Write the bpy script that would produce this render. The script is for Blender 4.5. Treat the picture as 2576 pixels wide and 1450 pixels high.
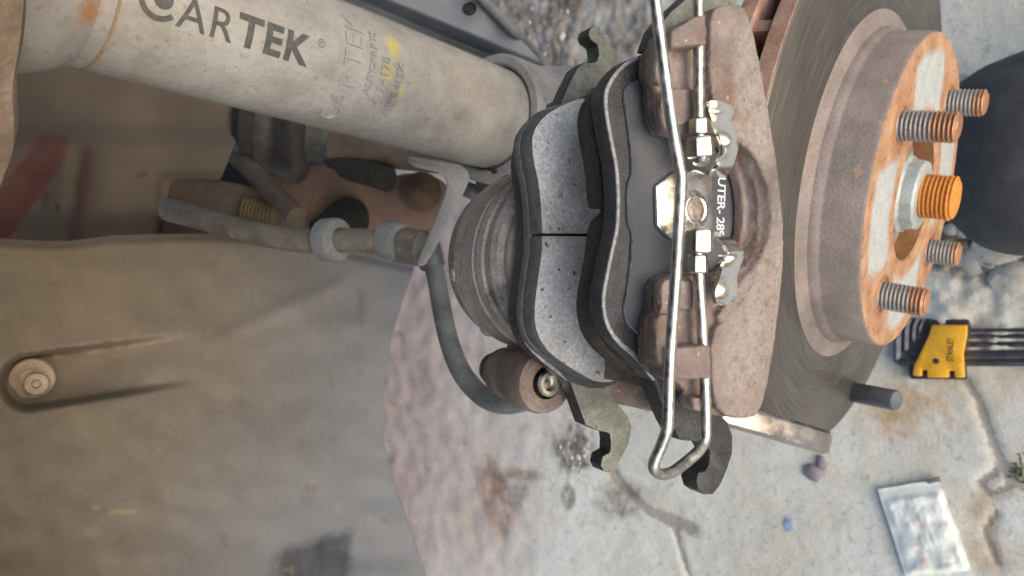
import bpy, bmesh, math, random
from mathutils import Vector, Matrix, noise
random.seed(7)
for o in list(bpy.data.objects): bpy.data.objects.remove(o)
scene = bpy.context.scene
COL = scene.collection

# ------------------------------------------------------------------ camera
# Measurements were taken in millimetres from the lens (x right, y up, z towards the viewer) and are turned
# into a gravity-aligned world: z up, the pavement at z = 0, the lens 0.69 m above it, pitched down, phone turned sideways.
V = Vector
GDOWN = V((.655, -.04, -.755)).normalized()
ZW = -GDOWN
XW = (V((0, 1, 0)) - ZW * V((0, 1, 0)).dot(ZW)).normalized()
YW = ZW.cross(XW)
RW = Matrix((XW, YW, ZW))
CAM_H = 0.69
CAMPOS = V((0, 0, CAM_H))
def W(p): return RW @ (p * .001) + CAMPOS

cam_data = bpy.data.cameras.new('camera')
cam = bpy.data.objects.new('camera', cam_data); COL.objects.link(cam)
cam.matrix_world = Matrix.Translation(CAMPOS) @ RW.to_4x4()
cam_data.sensor_width = 36; cam_data.lens = 36 * 2900 / 4080
cam_data.clip_start = .005; cam_data.clip_end = 100
cam_data.dof.use_dof = True; cam_data.dof.focus_distance = .20; cam_data.dof.aperture_fstop = 26
scene.camera = cam

# ------------------------------------------------------------------ sky, sun, exposure
SUN_DIR_CAM = V((.42, -.10, .88)).normalized()        # from the place towards the bright part of the overcast sky
SUN_W = (RW @ SUN_DIR_CAM).normalized()
SUN_EL = math.asin(SUN_W.z); SUN_AZ = math.atan2(SUN_W.x, SUN_W.y)
world = bpy.data.worlds.new('World'); scene.world = world; world.use_nodes = True
wn = world.node_tree.nodes; wl = world.node_tree.links; wn.clear()
wo = wn.new('ShaderNodeOutputWorld'); bg = wn.new('ShaderNodeBackground'); sky = wn.new('ShaderNodeTexSky')
sky.sky_type = 'NISHITA'; sky.sun_disc = False; sky.sun_elevation = SUN_EL; sky.sun_rotation = SUN_AZ
sky.air_density = 1.0; sky.dust_density = 2.2; sky.ozone_density = .6
bg.inputs['Strength'].default_value = .12
wl.new(sky.outputs[0], bg.inputs[0]); wl.new(bg.outputs[0], wo.inputs[0])
sd = bpy.data.lights.new('sun', 'SUN'); sd.energy = 1.5; sd.angle = math.radians(65); sd.color = (1, .992, .98)
so = bpy.data.objects.new('sun', sd); COL.objects.link(so)
so.rotation_euler = SUN_W.to_track_quat('Z', 'Y').to_euler(); so.location = SUN_W * 3
vs = scene.view_settings
vs.view_transform = 'Standard'; vs.look = 'None'; vs.gamma = 1; vs.use_curve_mapping = False
vs.exposure = .74

# ------------------------------------------------------------------ geometry helpers
K = 1831.2
def ray(x, y): return V(((x - 1288) / K, (725 - y) / K, -1))
def D(x, y, z): return ray(x, y) * z
def G(x, y, h=0):                                   # a point h mm above the pavement
    d = ray(x, y); return d * ((CAM_H * 1000 - h) / d.dot(GDOWN))

class Frame:
    def __init__(s, origin, x=None, y=None, z=None):
        s.o = origin
        s.x, s.y, s.z = x or XW, y or YW, z or ZW
        m = Matrix((RW @ s.x, RW @ s.y, RW @ s.z)).transposed().to_4x4()
        s.M = Matrix.Translation(W(origin)) @ m
        s.inv = s.M.inverted()
    def p(s, a, b, c): return s.o + s.x * a + s.y * b + s.z * c
    def loc(s, P): return s.inv @ W(P)

def thing(name, label, cat, frame, group=None):
    o = bpy.data.objects.new(name, None); COL.objects.link(o)
    o.empty_display_size = .02
    o.matrix_world = frame.M
    o['label'] = label; o['category'] = cat
    if group: o['group'] = group
    o_frames[o.name] = frame
    return o
o_frames = {}

def chaikin(pts, n=2, closed=True):
    pts = [V(p) if not isinstance(p, V) else p for p in pts]
    for _ in range(n):
        out = []
        m = len(pts)
        rng = range(m) if closed else range(m - 1)
        if not closed: out.append(pts[0])
        for i in rng:
            a, b = pts[i], pts[(i + 1) % m]
            out += [a * .75 + b * .25, a * .25 + b * .75]
        if not closed: out.append(pts[-1])
        pts = out
    return pts

def spline(pts, n=8):
    pts = [V(p) for p in pts]; out = []
    for i in range(len(pts) - 1):
        p0 = pts[max(i - 1, 0)]; p1 = pts[i]; p2 = pts[i + 1]; p3 = pts[min(i + 2, len(pts) - 1)]
        for k in range(n):
            t = k / n
            out.append(.5 * ((2 * p1) + (p2 - p0) * t + (2 * p0 - 5 * p1 + 4 * p2 - p3) * t * t + (3 * p1 - p0 - 3 * p2 + p3) * t ** 3))
    out.append(pts[-1]); return out

class MB:
    def __init__(s): s.v = []; s.f = []; s.uv = []
    def add(s, vs, fs, uvs=None):
        n = len(s.v); s.v += [V(p) for p in vs]; s.f += [[i + n for i in f] for f in fs]
        s.uv += uvs if uvs else [(0, 0)] * len(vs)
    def prism(s, front, back, cap=True):            # two loops of equal length; front counter-clockwise seen from the front
        n = len(front)
        fs = [[i, (i + n), ((i + 1) % n + n), (i + 1) % n] for i in range(n)]
        if cap: fs += [list(range(n)), list(range(2 * n - 1, n - 1, -1))]
        s.add(list(front) + list(back), fs)
    def lathe(s, o, z, prof, n=48, x=None, a0=0, a1=2 * math.pi, uv=False):
        z = z.normalized()
        if x is None:
            x = V((0, 1, 0)) if abs(z.y) < .8 else V((1, 0, 0))
        x = (x - z * x.dot(z)).normalized(); y = z.cross(x)
        full = abs(a1 - a0 - 2 * math.pi) < 1e-6
        m = n if full else n + 1
        vs = []; fs = []; uvs = []
        for h, r in prof:
            for k in range(m):
                t = a0 + (a1 - a0) * k / n
                vs.append(o + z * h + (x * math.cos(t) + y * math.sin(t)) * r); uvs.append((h * .01, (t if t < math.pi else t - 2 * math.pi) * .25))
        for i in range(len(prof) - 1):
            for k in range(n):
                k2 = (k + 1) % m
                fs.append([i * m + k, i * m + k2, (i + 1) * m + k2, (i + 1) * m + k])
        s.add(vs, fs, uvs)
    def tube(s, pts, r, n=12, cap=True, flat=1.0, ref=None):
        pts = [V(p) for p in pts]; m = len(pts)
        rr = r if isinstance(r, (list, tuple)) else [r] * m
        t0 = (pts[1] - pts[0]).normalized()
        ref = ref or (V((0, 0, 1)) if abs(t0.z) < .8 else V((1, 0, 0)))
        nx = (ref - t0 * ref.dot(t0)).normalized()
        vs = []; fs = []
        for i in range(m):
            t = (pts[min(i + 1, m - 1)] - pts[max(i - 1, 0)]).normalized()
            nx = (nx - t * nx.dot(t)).normalized(); ny = t.cross(nx)
            for k in range(n):
                a = 2 * math.pi * k / n
                vs.append(pts[i] + (nx * math.cos(a) + ny * math.sin(a) * flat) * rr[i])
        for i in range(m - 1):
            for k in range(n):
                fs.append([i * n + k, i * n + (k + 1) % n, (i + 1) * n + (k + 1) % n, (i + 1) * n + k])
        if cap: fs += [list(range(n - 1, -1, -1)), list(range((m - 1) * n, m * n))]
        s.add(vs, fs)
    def box(s, o, x, y, z):                          # o centre, x y z half-extent vectors
        c = [o + x * a + y * b + z * d for d in (-1, 1) for b in (-1, 1) for a in (-1, 1)]
        s.add(c, [[0, 2, 3, 1], [4, 5, 7, 6], [0, 1, 5, 4], [2, 6, 7, 3], [0, 4, 6, 2], [1, 3, 7, 5]])
    def mesh(s, frame, name):
        me = bpy.data.meshes.new(name)
        me.from_pydata([frame.loc(p) for p in s.v], [], s.f)
        uvl = me.uv_layers.new(name='UVMap')
        for l in me.loops: uvl.data[l.index].uv = s.uv[l.vertex_index]
        return me

def finish(me, bevel=0, sharp=40, seg=2, merge=True):
    bm = bmesh.new(); bm.from_mesh(me)
    if merge: bmesh.ops.remove_doubles(bm, verts=bm.verts, dist=1e-6)
    bmesh.ops.recalc_face_normals(bm, faces=bm.faces)
    if bevel:
        es = [e for e in bm.edges if len(e.link_faces) == 2 and e.calc_face_angle(0) > math.radians(35)]
        if es: bmesh.ops.bevel(bm, geom=es, offset=bevel * .001, segments=seg, profile=.5, affect='EDGES', clamp_overlap=True)
    for f in bm.faces: f.smooth = True
    for e in bm.edges: e.smooth = not (len(e.link_faces) == 2 and e.calc_face_angle(0) > math.radians(sharp))
    bm.to_mesh(me); bm.free()

def part(name, mb, mat, parent, bevel=0, sharp=40, label=None, seg=2, merge=True, side=None):
    fr = o_frames[parent.name] if parent.name in o_frames else o_frames[parent.parent.name]
    me = mb.mesh(fr, name)
    finish(me, bevel, sharp, seg, merge)
    me.materials.append(mat)
    if side:
        me.materials.append(side)
        for p in me.polygons: p.material_index = 0 if p.normal.z > .55 else 1
    o = bpy.data.objects.new(name, me); COL.objects.link(o); o.parent = parent
    if label: o['label'] = label
    return o

def cast_part(name, mb, mat, parent, voxel=.7, smooth=4, rough=.25, nscale=.35, label=None):
    """several solids fused into one cast-metal skin"""
    fr = o_frames[parent.name]
    me = mb.mesh(fr, name)
    bm = bmesh.new(); bm.from_mesh(me); bmesh.ops.triangulate(bm, faces=bm.faces); bmesh.ops.recalc_face_normals(bm, faces=bm.faces); bm.to_mesh(me); bm.free()
    t = bpy.data.objects.new('tmp', me); COL.objects.link(t)
    m = t.modifiers.new('r', 'REMESH'); m.mode = 'VOXEL'; m.voxel_size = voxel * .001
    if smooth:
        m = t.modifiers.new('s', 'SMOOTH'); m.factor = .5; m.iterations = smooth
    dg = bpy.context.evaluated_depsgraph_get(); dg.update()
    me2 = bpy.data.meshes.new_from_object(t.evaluated_get(dg))
    bpy.data.objects.remove(t); bpy.data.meshes.remove(me)
    me2.name = name
    if rough:
        cos = [v.co.copy() for v in me2.vertices]; nos = [v.normal.copy() for v in me2.vertices]; flat = []
        for p0, n0 in zip(cos, nos):
            p = p0 * 1000
            d = noise.noise(p * nscale) * rough + noise.noise(p * nscale * 3) * rough * .4
            flat += list(p0 + n0 * d * .001)
        me2.vertices.foreach_set('co', flat); me2.update()
    for p in me2.polygons: p.use_smooth = True
    me2.materials.clear(); me2.materials.append(mat)
    o = bpy.data.objects.new(name, me2); COL.objects.link(o); o.parent = parent
    if label: o['label'] = label
    return o

def solo(name, mb, mat, label, cat, frame, bevel=0, sharp=40, group=None, kind=None, seg=2):
    me = mb.mesh(frame, name); finish(me, bevel, sharp, seg); me.materials.append(mat)
    o = bpy.data.objects.new(name, me); COL.objects.link(o); o.matrix_world = frame.M
    if label: o['label'] = label
    if cat: o['category'] = cat
    if group: o['group'] = group
    if kind: o['kind'] = kind
    return o

def text_mesh(txt, size, offset=0, extrude=0, spacing=1.0, maxlen=1.2):
    """lettering as verts (x, y, z in mm) and faces; x centred, y centred"""
    c = bpy.data.curves.new('t', 'FONT'); c.body = txt; c.size = size; c.offset = offset; c.extrude = extrude
    c.space_character = spacing; c.align_x = 'CENTER'; c.align_y = 'CENTER'; c.resolution_u = 4
    o = bpy.data.objects.new('t', c); COL.objects.link(o)
    dg = bpy.context.evaluated_depsgraph_get(); dg.update()
    me = bpy.data.meshes.new_from_object(o.evaluated_get(dg))
    bpy.data.objects.remove(o); bpy.data.curves.remove(c)
    bm = bmesh.new(); bm.from_mesh(me); bpy.data.meshes.remove(me)
    bmesh.ops.triangulate(bm, faces=bm.faces)
    for _ in range(3):
        es = [e for e in bm.edges if e.calc_length() > maxlen]
        if not es: break
        bmesh.ops.subdivide_edges(bm, edges=es, cuts=1); bmesh.ops.triangulate(bm, faces=bm.faces)
    bm.verts.ensure_lookup_table()
    vs = [v.co.copy() for v in bm.verts]; fs = [[v.index for v in f.verts] for f in bm.faces]
    bm.free(); return vs, fs

# ------------------------------------------------------------------ material helpers
def lin(c):
    c = c / 255
    return c / 12.92 if c <= .04045 else ((c + .055) / 1.055) ** 2.4
def S(r, g, b): return (lin(r), lin(g), lin(b), 1)

class Mat:
    def __init__(s, name, rough=.6, metal=0, coord='Object'):
        s.m = bpy.data.materials.new(name); s.m.use_nodes = True
        s.t = s.m.node_tree; s.n = s.t.nodes; s.b = s.n['Principled BSDF']
        s.b.inputs['Roughness'].default_value = rough; s.b.inputs['Metallic'].default_value = metal
        s.tc = s.n.new('ShaderNodeTexCoord'); s.co = s.tc.outputs[coord]
    def link(s, a, b): s.t.links.new(a, b)
    def setin(s, node, i, v):
        if hasattr(v, 'is_linked') or isinstance(v, bpy.types.NodeSocket): s.link(v, node.inputs[i])
        else: node.inputs[i].default_value = v
    def math(s, op, a, b=0, clamp=False):
        n = s.n.new('ShaderNodeMath'); n.operation = op; n.use_clamp = clamp
        s.setin(n, 0, a); s.setin(n, 1, b); return n.outputs[0]
    def mapping(s, scale=(1, 1, 1), loc=(0, 0, 0), co=None):
        n = s.n.new('ShaderNodeMapping'); s.link(co or s.co, n.inputs[0])
        n.inputs['Scale'].default_value = scale; n.inputs['Location'].default_value = loc; return n.outputs[0]
    def noise(s, scale, detail=4, rough=.55, co=None, dist=0):
        n = s.n.new('ShaderNodeTexNoise'); s.link(co or s.co, n.inputs['Vector'])
        n.inputs['Scale'].default_value = scale; n.inputs['Detail'].default_value = detail
        n.inputs['Roughness'].default_value = rough; n.inputs['Distortion'].default_value = dist
        return n.outputs['Fac']
    def voronoi(s, scale, feature='F1', co=None):
        n = s.n.new('ShaderNodeTexVoronoi'); n.feature = feature; s.link(co or s.co, n.inputs['Vector'])
        n.inputs['Scale'].default_value = scale; return n.outputs['Distance']
    def ramp(s, f, *stops):
        n = s.n.new('ShaderNodeValToRGB'); s.link(f, n.inputs[0]); e = n.color_ramp.elements
        while len(e) < len(stops): e.new(.5)
        for el, (p, c) in zip(e, stops):
            el.position = p; el.color = c if isinstance(c, tuple) else (c, c, c, 1)
        return n.outputs[0]
    def mix(s, f, a, b, blend='MIX'):
        n = s.n.new('ShaderNodeMix'); n.data_type = 'RGBA'; n.blend_type = blend
        s.setin(n, 0, f)
        for i, v in ((6, a), (7, b)): s.setin(n, i, v)
        return n.outputs[2]
    def attr(s, name):
        n = s.n.new('ShaderNodeAttribute'); n.attribute_name = name; return n.outputs['Fac']
    def ellipse(s, cx, cy, rx, ry, soft=.25, nz=.5, nscale=30, co=None):
        """mask of a stain on the UV sheet"""
        co = co or s.tc.outputs['UV']
        m = s.mapping((1 / rx, 1 / ry, 0), (-cx / rx, -cy / ry, 0), co)
        l = s.n.new('ShaderNodeVectorMath'); l.operation = 'LENGTH'; s.link(m, l.inputs[0])
        f = s.math('ADD', l.outputs['Value'], s.math('MULTIPLY', s.math('SUBTRACT', s.noise(nscale, 5, .6, co), .5), nz * 2))
        return s.ramp(f, (1 - soft, 1.0), (1.0, 0.0))
    def color(s, c): s.setin(s.b, 'Base Color', c)
    def rough(s, c): s.setin(s.b, 'Roughness', c)
    def bump(s, h, strength=.3, dist=.001, prev=None):
        n = s.n.new('ShaderNodeBump'); n.inputs['Strength'].default_value = strength; n.inputs['Distance'].default_value = dist
        s.link(h, n.inputs['Height'])
        if prev: s.link(prev, n.inputs['Normal'])
        s.link(n.outputs[0], s.b.inputs['Normal']); return n.outputs[0]

def simple(name, c1, c2, scale=120, rough=.6, metal=0, bump=.25, bscale=600, c3=None, bdist=.0006, speck=None, grain=900, gk=.55):
    m = Mat(name, rough, metal)
    f = m.noise(scale, 6, .62)
    stops = [(.32, c1), (.68, c2)] if c3 is None else [(.28, c1), (.52, c2), (.74, c3)]
    col = m.ramp(f, *stops)
    if speck:
        sp = m.ramp(m.noise(speck[0], 2, .5), (speck[1], 0.0), (speck[1] + .06, 1.0))
        col = m.mix(sp, col, speck[2])
    g1 = m.ramp(m.noise(grain, 4, .7, m.mapping((1, 1, 1), (2, 5, 1))), (.30, .62), (.50, 1.0), (.72, 1.28))
    col = m.mix(gk, col, g1, 'MULTIPLY')
    m.color(col)
    m.rough(m.ramp(m.noise(scale * 2.3, 4), (.3, max(rough - .12, .05)), (.7, min(rough + .12, 1))))
    if bump: m.bump(m.noise(bscale, 5, .6), bump, bdist)
    return m.m

M = {}
# painted strut tube: UV = (mm along the tube / 100, angle * .25)
m = Mat('strut_paint', .5)
c = m.ramp(m.noise(60, 6, .6), (.3, S(130, 128, 125)), (.5, S(148, 147, 145)), (.72, S(160, 160, 160)))
c = m.mix(m.ramp(m.noise(420, 3), (.60, 0.0), (.70, .55)), c, S(118, 108, 92))
c = m.mix(m.math('MULTIPLY', m.ramp(m.noise(25, 4), (.45, 0.0), (.75, 1.0)), .3), c, S(136, 122, 102))
for (sx, sy, rx, ry, k) in ((-.87, -.155, .045, .075, .8), (-.90, -.04, .05, .06, .45), (-.815, .015, .03, .05, .5)):
    c = m.mix(m.math('MULTIPLY', m.ellipse(sx, sy, rx, ry, .7, .5, 22), k), c, S(184, 174, 84))
for (sx, sy, rx, ry, k) in ((-.85, .05, .06, .06, .6), (-.46, .03, .10, .06, .5), (-.53, .10, .08, .05, .45), (-.12, .02, .05, .14, .35)):
    c = m.mix(m.math('MULTIPLY', m.ellipse(sx, sy, rx, ry, .9, .6, 14), k), c, S(96, 92, 92))
c = m.mix(m.math('MULTIPLY', m.ellipse(-1.95, .06, .05, .045, .7, .7, 24), .9), c, S(150, 108, 70))
c = m.mix(.5, c, m.ramp(m.noise(520, 5, .7), (.30, .70), (.52, 1.0), (.74, 1.15)), 'MULTIPLY')
c = m.mix(m.math('MULTIPLY', m.ramp(m.noise(34, 5, .65, m.mapping((1, 1, .35), (4, 2, 7))), (.50, 0.0), (.72, 1.0)), .35), c, S(112, 106, 98))
m.color(c); m.bump(m.noise(700, 4), .25, .0006); M['strut'] = m.m
M['seat'] = simple('seat_dirt', S(96, 82, 70), S(124, 109, 94), 60, .75, 0, .4, 500, S(158, 144, 124))
M['print'] = simple('black_print', S(62, 64, 66), S(84, 84, 82), 500, .55, 0, 0)
M['seam'] = simple('seam_rust', S(118, 98, 74), S(146, 128, 104), 300, .7)
# cast rust browns
def castmat(name, cs, pit=.5, dust=None, rough=.62):
    m = Mat(name, rough)
    c = m.ramp(m.noise(38, 8, .66), (.34, cs[0]), (.5, cs[1]), (.66, cs[2]))
    c = m.mix(m.ramp(m.noise(210, 4), (.56, 0.0), (.70, .7)), c, cs[3])
    pits = m.ramp(m.voronoi(620), (.15, 0.0), (.5, 1.0))
    area = m.ramp(m.noise(38, 3), (.42, 0.0), (.62, 1.0))
    c = m.mix(m.math('MULTIPLY', m.math('SUBTRACT', 1, pits), m.math('MULTIPLY', area, .4)), c, cs[0])
    m.grain = m.ramp(m.noise(1100, 5, .75, m.mapping((1, 1, 1), (2, 5, 1))), (.30, .55), (.50, 1.0), (.72, 1.35))
    c = m.mix(.7, c, m.grain, 'MULTIPLY')
    m.color(c)
    m.rough(m.ramp(m.noise(130, 4), (.35, rough - .25), (.65, rough + .15)))
    h = m.math('ADD', m.math('MULTIPLY', m.math('MULTIPLY', pits, area), 1.1), m.math('MULTIPLY', m.noise(1000, 6, .75), 2.2))
    m.bump(h, pit, .0008)
    return m
cm = castmat('caliper_cast_iron', (S(104, 97, 93), S(140, 131, 125), S(160, 151, 144), S(114, 102, 94)), .5)
# raised faces carry a sandy crust, the pocket round the window and the finger roots are smooth brown iron
sep = cm.n.new('ShaderNodeSeparateXYZ'); cm.link(cm.co, sep.inputs[0])
wav = cm.math('MULTIPLY', cm.math('SUBTRACT', cm.noise(90, 4), .5), .0016)
k1 = cm.ramp(cm.math('ADD', sep.outputs[2], wav), (.0090, 1.0), (.0094, 0.0))
k2 = cm.ramp(cm.math('ADD', sep.outputs[0], wav), (.0010, 1.0), (.0014, 0.0))
msk = cm.math('MAXIMUM', k1, k2)
base = cm.b.inputs['Base Color'].links[0].from_socket
brown = cm.ramp(cm.noise(90, 6, .62), (.3, S(102, 89, 85)), (.52, S(130, 116, 110)), (.76, S(154, 142, 136)))
brown = cm.mix(cm.math('MULTIPLY', cm.ramp(cm.noise(60, 5, .6), (.52, 0.0), (.66, 1.0)), .75), brown, S(112, 80, 64))
brown = cm.mix(cm.ramp(cm.noise(520, 3), (.69, 0.0), (.73, .8)), brown, S(196, 190, 186))
cm.color(cm.mix(cm.math('MULTIPLY', msk, .9), base, cm.mix(.45, brown, cm.grain, 'MULTIPLY'))); M['caliper'] = cm.m
hm = castmat('piston_housing_cast', (S(108, 103, 100), S(150, 145, 142), S(170, 166, 163), S(118, 111, 107)), .5)
hb = hm.b.inputs['Base Color'].links[0].from_socket
hm.color(hm.mix(hm.math('MULTIPLY', hm.ramp(hm.noise(55, 5, .65, hm.mapping((1, 1, 1), (7, 3, 3))), (.54, 0.0), (.66, 1.0)), .75), hb, S(52, 48, 47))); M['housing'] = hm.m
M['boot'] = simple('dust_boot_rubber', S(110, 102, 100), S(136, 128, 126), 160, .6)
M['black_rubber'] = simple('black_rubber', S(34, 33, 34), S(58, 56, 55), 180, .55, 0, .2)
M['cavity'] = simple('shade_and_beam_black', S(16, 15, 15), S(30, 28, 27), 90, .8)  # near-black painted in for shaded holes and gaps, also the dark beam
M['plate_black'] = simple('pad_plate_black', S(34, 35, 38), S(60, 61, 64), 260, .42, 0, .5, 1400, None, .0008)
M['plate_olive'] = simple('pad_plate_olive', S(92, 94, 90), S(110, 113, 107), 220, .5, .1, .45, 1500, S(130, 132, 126), .0006, (900, .64, S(70, 70, 64)))
M['plate_edge'] = simple('pad_plate_edge', S(112, 112, 114), S(168, 168, 170), 700, .5, .1, .5, 1800)  # pale grey for the painted plate edge highlight and the shim's edge
M['friction_dark'] = simple('friction_dark', S(52, 48, 46), S(78, 72, 68), 300, .8, 0, .5, 1700, None, .0007, (1500, .66, S(118, 112, 108)))
fm = Mat('friction_grey', .55, .15)
c = fm.ramp(fm.noise(75, 4), (.3, S(204, 204, 204)), (.7, S(226, 226, 227)))
c = fm.mix(fm.math('MULTIPLY', fm.ramp(fm.noise(40, 4, .6, fm.mapping((1, 1, 1), (1, 7, 3))), (.46, 0.0), (.66, 1.0)), .5), c, S(132, 124, 115))
c = fm.mix(.85, c, fm.ramp(fm.noise(900, 5, .78), (.30, .50), (.50, 1.0), (.70, 1.5)), 'MULTIPLY')
c = fm.mix(fm.ramp(fm.noise(620, 2, .5, fm.mapping((1, 1, 1), (3, 1, 2))), (.63, 0.0), (.68, .85)), c, S(196, 200, 206))
c = fm.mix(fm.ramp(fm.noise(420, 2, .5, fm.mapping((1, 1, 1), (5, 2, 2))), (.66, 0.0), (.70, .9)), c, S(62, 58, 55))
fm.color(c); fm.bump(fm.noise(1000, 6, .75), .8, .0010); M['friction_grey'] = fm.m
M['friction_side'] = simple('friction_side', S(84, 86, 88), S(116, 118, 120), 300, .7, 0, .5, 1700, None, .0007, (1300, .66, S(130, 130, 130)))
# woven shim
sm = Mat('woven_shim', .5)
w1 = sm.n.new('ShaderNodeTexWave'); w1.wave_type = 'BANDS'; w1.bands_direction = 'DIAGONAL'
sm.link(sm.mapping((1.2, -1, 0)), w1.inputs['Vector']); w1.inputs['Scale'].default_value = 1150; w1.inputs['Distortion'].default_value = .4
c = sm.mix(w1.outputs['Fac'], S(46, 48, 52), S(98, 101, 106))
c = sm.mix(sm.math('MULTIPLY', sm.ramp(sm.noise(60, 4), (.5, 0.0), (.75, 1.0)), .4), c, S(132, 132, 134))
sm.color(c); sm.bump(w1.outputs['Fac'], .5, .0004); M['shim'] = sm.m
M['white_print'] = simple('white_print', S(196, 200, 206), S(214, 218, 224), 300, .5, 0, 0)
def chrome(name, c, r, nz=40, bs=.04):
    m = Mat(name, r, 1.0)
    m.color(m.ramp(m.noise(nz, 4), (.3, c[0]), (.7, c[1])))
    m.rough(m.ramp(m.noise(nz * 3, 5), (.35, r * .7), (.7, r * 1.6)))
    m.bump(m.noise(nz * 6, 4), bs, .0006); return m.m
M['chrome'] = chrome('bright_zinc_clip', (S(226, 226, 223), S(242, 242, 240)), .21, 90, .06)
M['wire'] = chrome('zinc_wire', (S(150, 150, 146), S(206, 206, 202)), .36, 160, .08)
M['nut'] = chrome('zinc_nut', (S(170, 167, 158), S(214, 211, 204)), .30, 120, .08)
M['rivet'] = simple('rivet_face', S(110, 102, 98), S(158, 148, 138), 420, .5, .5, .4)
# rotor: turned face with concentric scratches (local z is the axle)
def rotor_face():
    m = Mat('turned_rotor_face', .42, .75)
    sp = m.n.new('ShaderNodeSeparateXYZ'); m.link(m.co, sp.inputs[0])
    x2 = m.math('MULTIPLY', sp.outputs[0], sp.outputs[0]); y2 = m.math('MULTIPLY', sp.outputs[1], sp.outputs[1])
    r = m.math('SQRT', m.math('ADD', x2, y2)); a = m.math('ARCTAN2', sp.outputs[1], sp.outputs[0])
    cx = m.n.new('ShaderNodeCombineXYZ'); m.link(m.math('MULTIPLY', r, 1.0), cx.inputs[0]); m.link(m.math('MULTIPLY', a, .0035), cx.inputs[1])
    n1 = m.noise(900, 4, .6, cx.outputs[0]); n2 = m.noise(2600, 3, .6, cx.outputs[0]); big = m.noise(26, 4)
    c = m.ramp(n1, (.3, S(84, 82, 80)), (.55, S(106, 104, 101)), (.75, S(136, 133, 129)))
    c = m.mix(m.math('MULTIPLY', m.ramp(n2, (.55, 0.0), (.7, 1.0)), .5), c, S(84, 82, 80))
    c = m.mix(m.math('MULTIPLY', m.ramp(big, (.45, 0.0), (.7, 1.0)), .45), c, S(112, 100, 90))
    cy = m.n.new('ShaderNodeCombineXYZ'); m.link(m.math('MULTIPLY', r, 14.0), cy.inputs[0]); m.link(a, cy.inputs[1])
    sw = m.noise(2.2, 5, .6, cy.outputs[0])
    c = m.mix(m.math('MULTIPLY', m.ramp(sw, (.48, 0.0), (.68, 1.0)), .6), c, S(74, 72, 70))
    m.color(c); m.rough(m.ramp(sw, (.3, .30), (.7, .56))); m.bump(n1, .25, .0004); return m.m
M['rotor_face'] = rotor_face()
M['rotor_rim'] = simple('rotor_rim_rust', S(128, 92, 78), S(160, 126, 110), 110, .75, 0, .4, 700, S(176, 146, 128))
M['hat'] = simple('rotor_hat_cast', S(106, 97, 94), S(124, 114, 110), 60, .6, 0, .5, 900, S(138, 127, 122), .0006, (150, .68, S(146, 118, 102)))
def hat_face():
    m = Mat('rusty_hub_face', .7)
    sp = m.n.new('ShaderNodeSeparateXYZ'); m.link(m.co, sp.inputs[0])
    x, y = sp.outputs[0], sp.outputs[1]
    wob = m.math('MULTIPLY', m.math('SUBTRACT', m.noise(60, 4), .5), .014)
    r = m.math('SQRT', m.math('ADD', m.math('MULTIPLY', x, x), m.math('MULTIPLY', y, y)))
    ax = m.math('ABSOLUTE', x); ay = m.math('ABSOLUTE', y)
    lo = m.math('MINIMUM', ax, ay)                      # distance from the nearest axis between two studs
    lo = m.math('ADD', lo, wob)
    k1 = m.ramp(lo, (.0225, 1.0), (.0235, 0.0))
    rr = m.math('ADD', r, m.math('MULTIPLY', wob, .5))
    k2 = m.math('MULTIPLY', m.ramp(rr, (.0375, 0.0), (.0387, 1.0)), m.ramp(rr, (.0615, 1.0), (.0625, 0.0)))
    k = m.math('MULTIPLY', k1, k2)
    rust = m.ramp(m.noise(90, 6, .65), (.28, S(128, 92, 66)), (.5, S(160, 122, 92)), (.74, S(180, 148, 120)))
    rust = m.mix(m.ramp(m.noise(260, 4), (.58, 0.0), (.68, .7)), rust, S(108, 72, 50))
    grey = m.ramp(m.noise(140, 5), (.3, S(148, 152, 152)), (.7, S(168, 172, 172)))
    c = m.mix(k, rust, grey); c = m.mix(.6, c, m.ramp(m.noise(700, 5, .75), (.3, .6), (.5, 1.0), (.72, 1.3)), 'MULTIPLY')
    m.color(c); m.bump(m.noise(700, 6, .7), .5, .0009); return m.m
M['hat_face'] = hat_face()
M['bore'] = simple('bore_rust', S(132, 88, 56), S(168, 122, 84), 120, .75, 0, .3)
M['orange_rust'] = simple('orange_rust_thread', S(176, 100, 34), S(206, 130, 52), 160, .75, 0, .4, 800, S(150, 98, 60))
M['hub_steel'] = simple('hub_steel', S(120, 108, 100), S(150, 136, 126), 90, .6, .2)
M['zinc_pale'] = simple('pale_zinc_nut', S(146, 154, 152), S(176, 184, 180), 120, .5, .2, .3)
def stud_mat():
    m = Mat('wheel_stud', .4, .3)
    f = m.noise(150, 4)
    sp = m.n.new('ShaderNodeSeparateXYZ'); m.link(m.tc.outputs['UV'], sp.inputs[0])
    t = m.math('ADD', sp.outputs[0], m.math('MULTIPLY', m.math('SUBTRACT', f, .5), .06))
    c = m.ramp(t, (.098, S(146, 145, 144)), (.125, S(164, 120, 90)))
    c = m.mix(m.ramp(m.noise(500, 3), (.55, 0.0), (.68, .6)), c, S(120, 98, 84))
    m.color(c); return m.m
M['stud'] = stud_mat()
M['bar'] = chrome('worn_steel_bar', (S(168, 162, 160), S(196, 190, 188)), .3, 60, .06)
M['dark_steel'] = simple('dark_oiled_steel', S(72, 76, 82), S(104, 108, 114), 60, .45, .3, .2)
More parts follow.
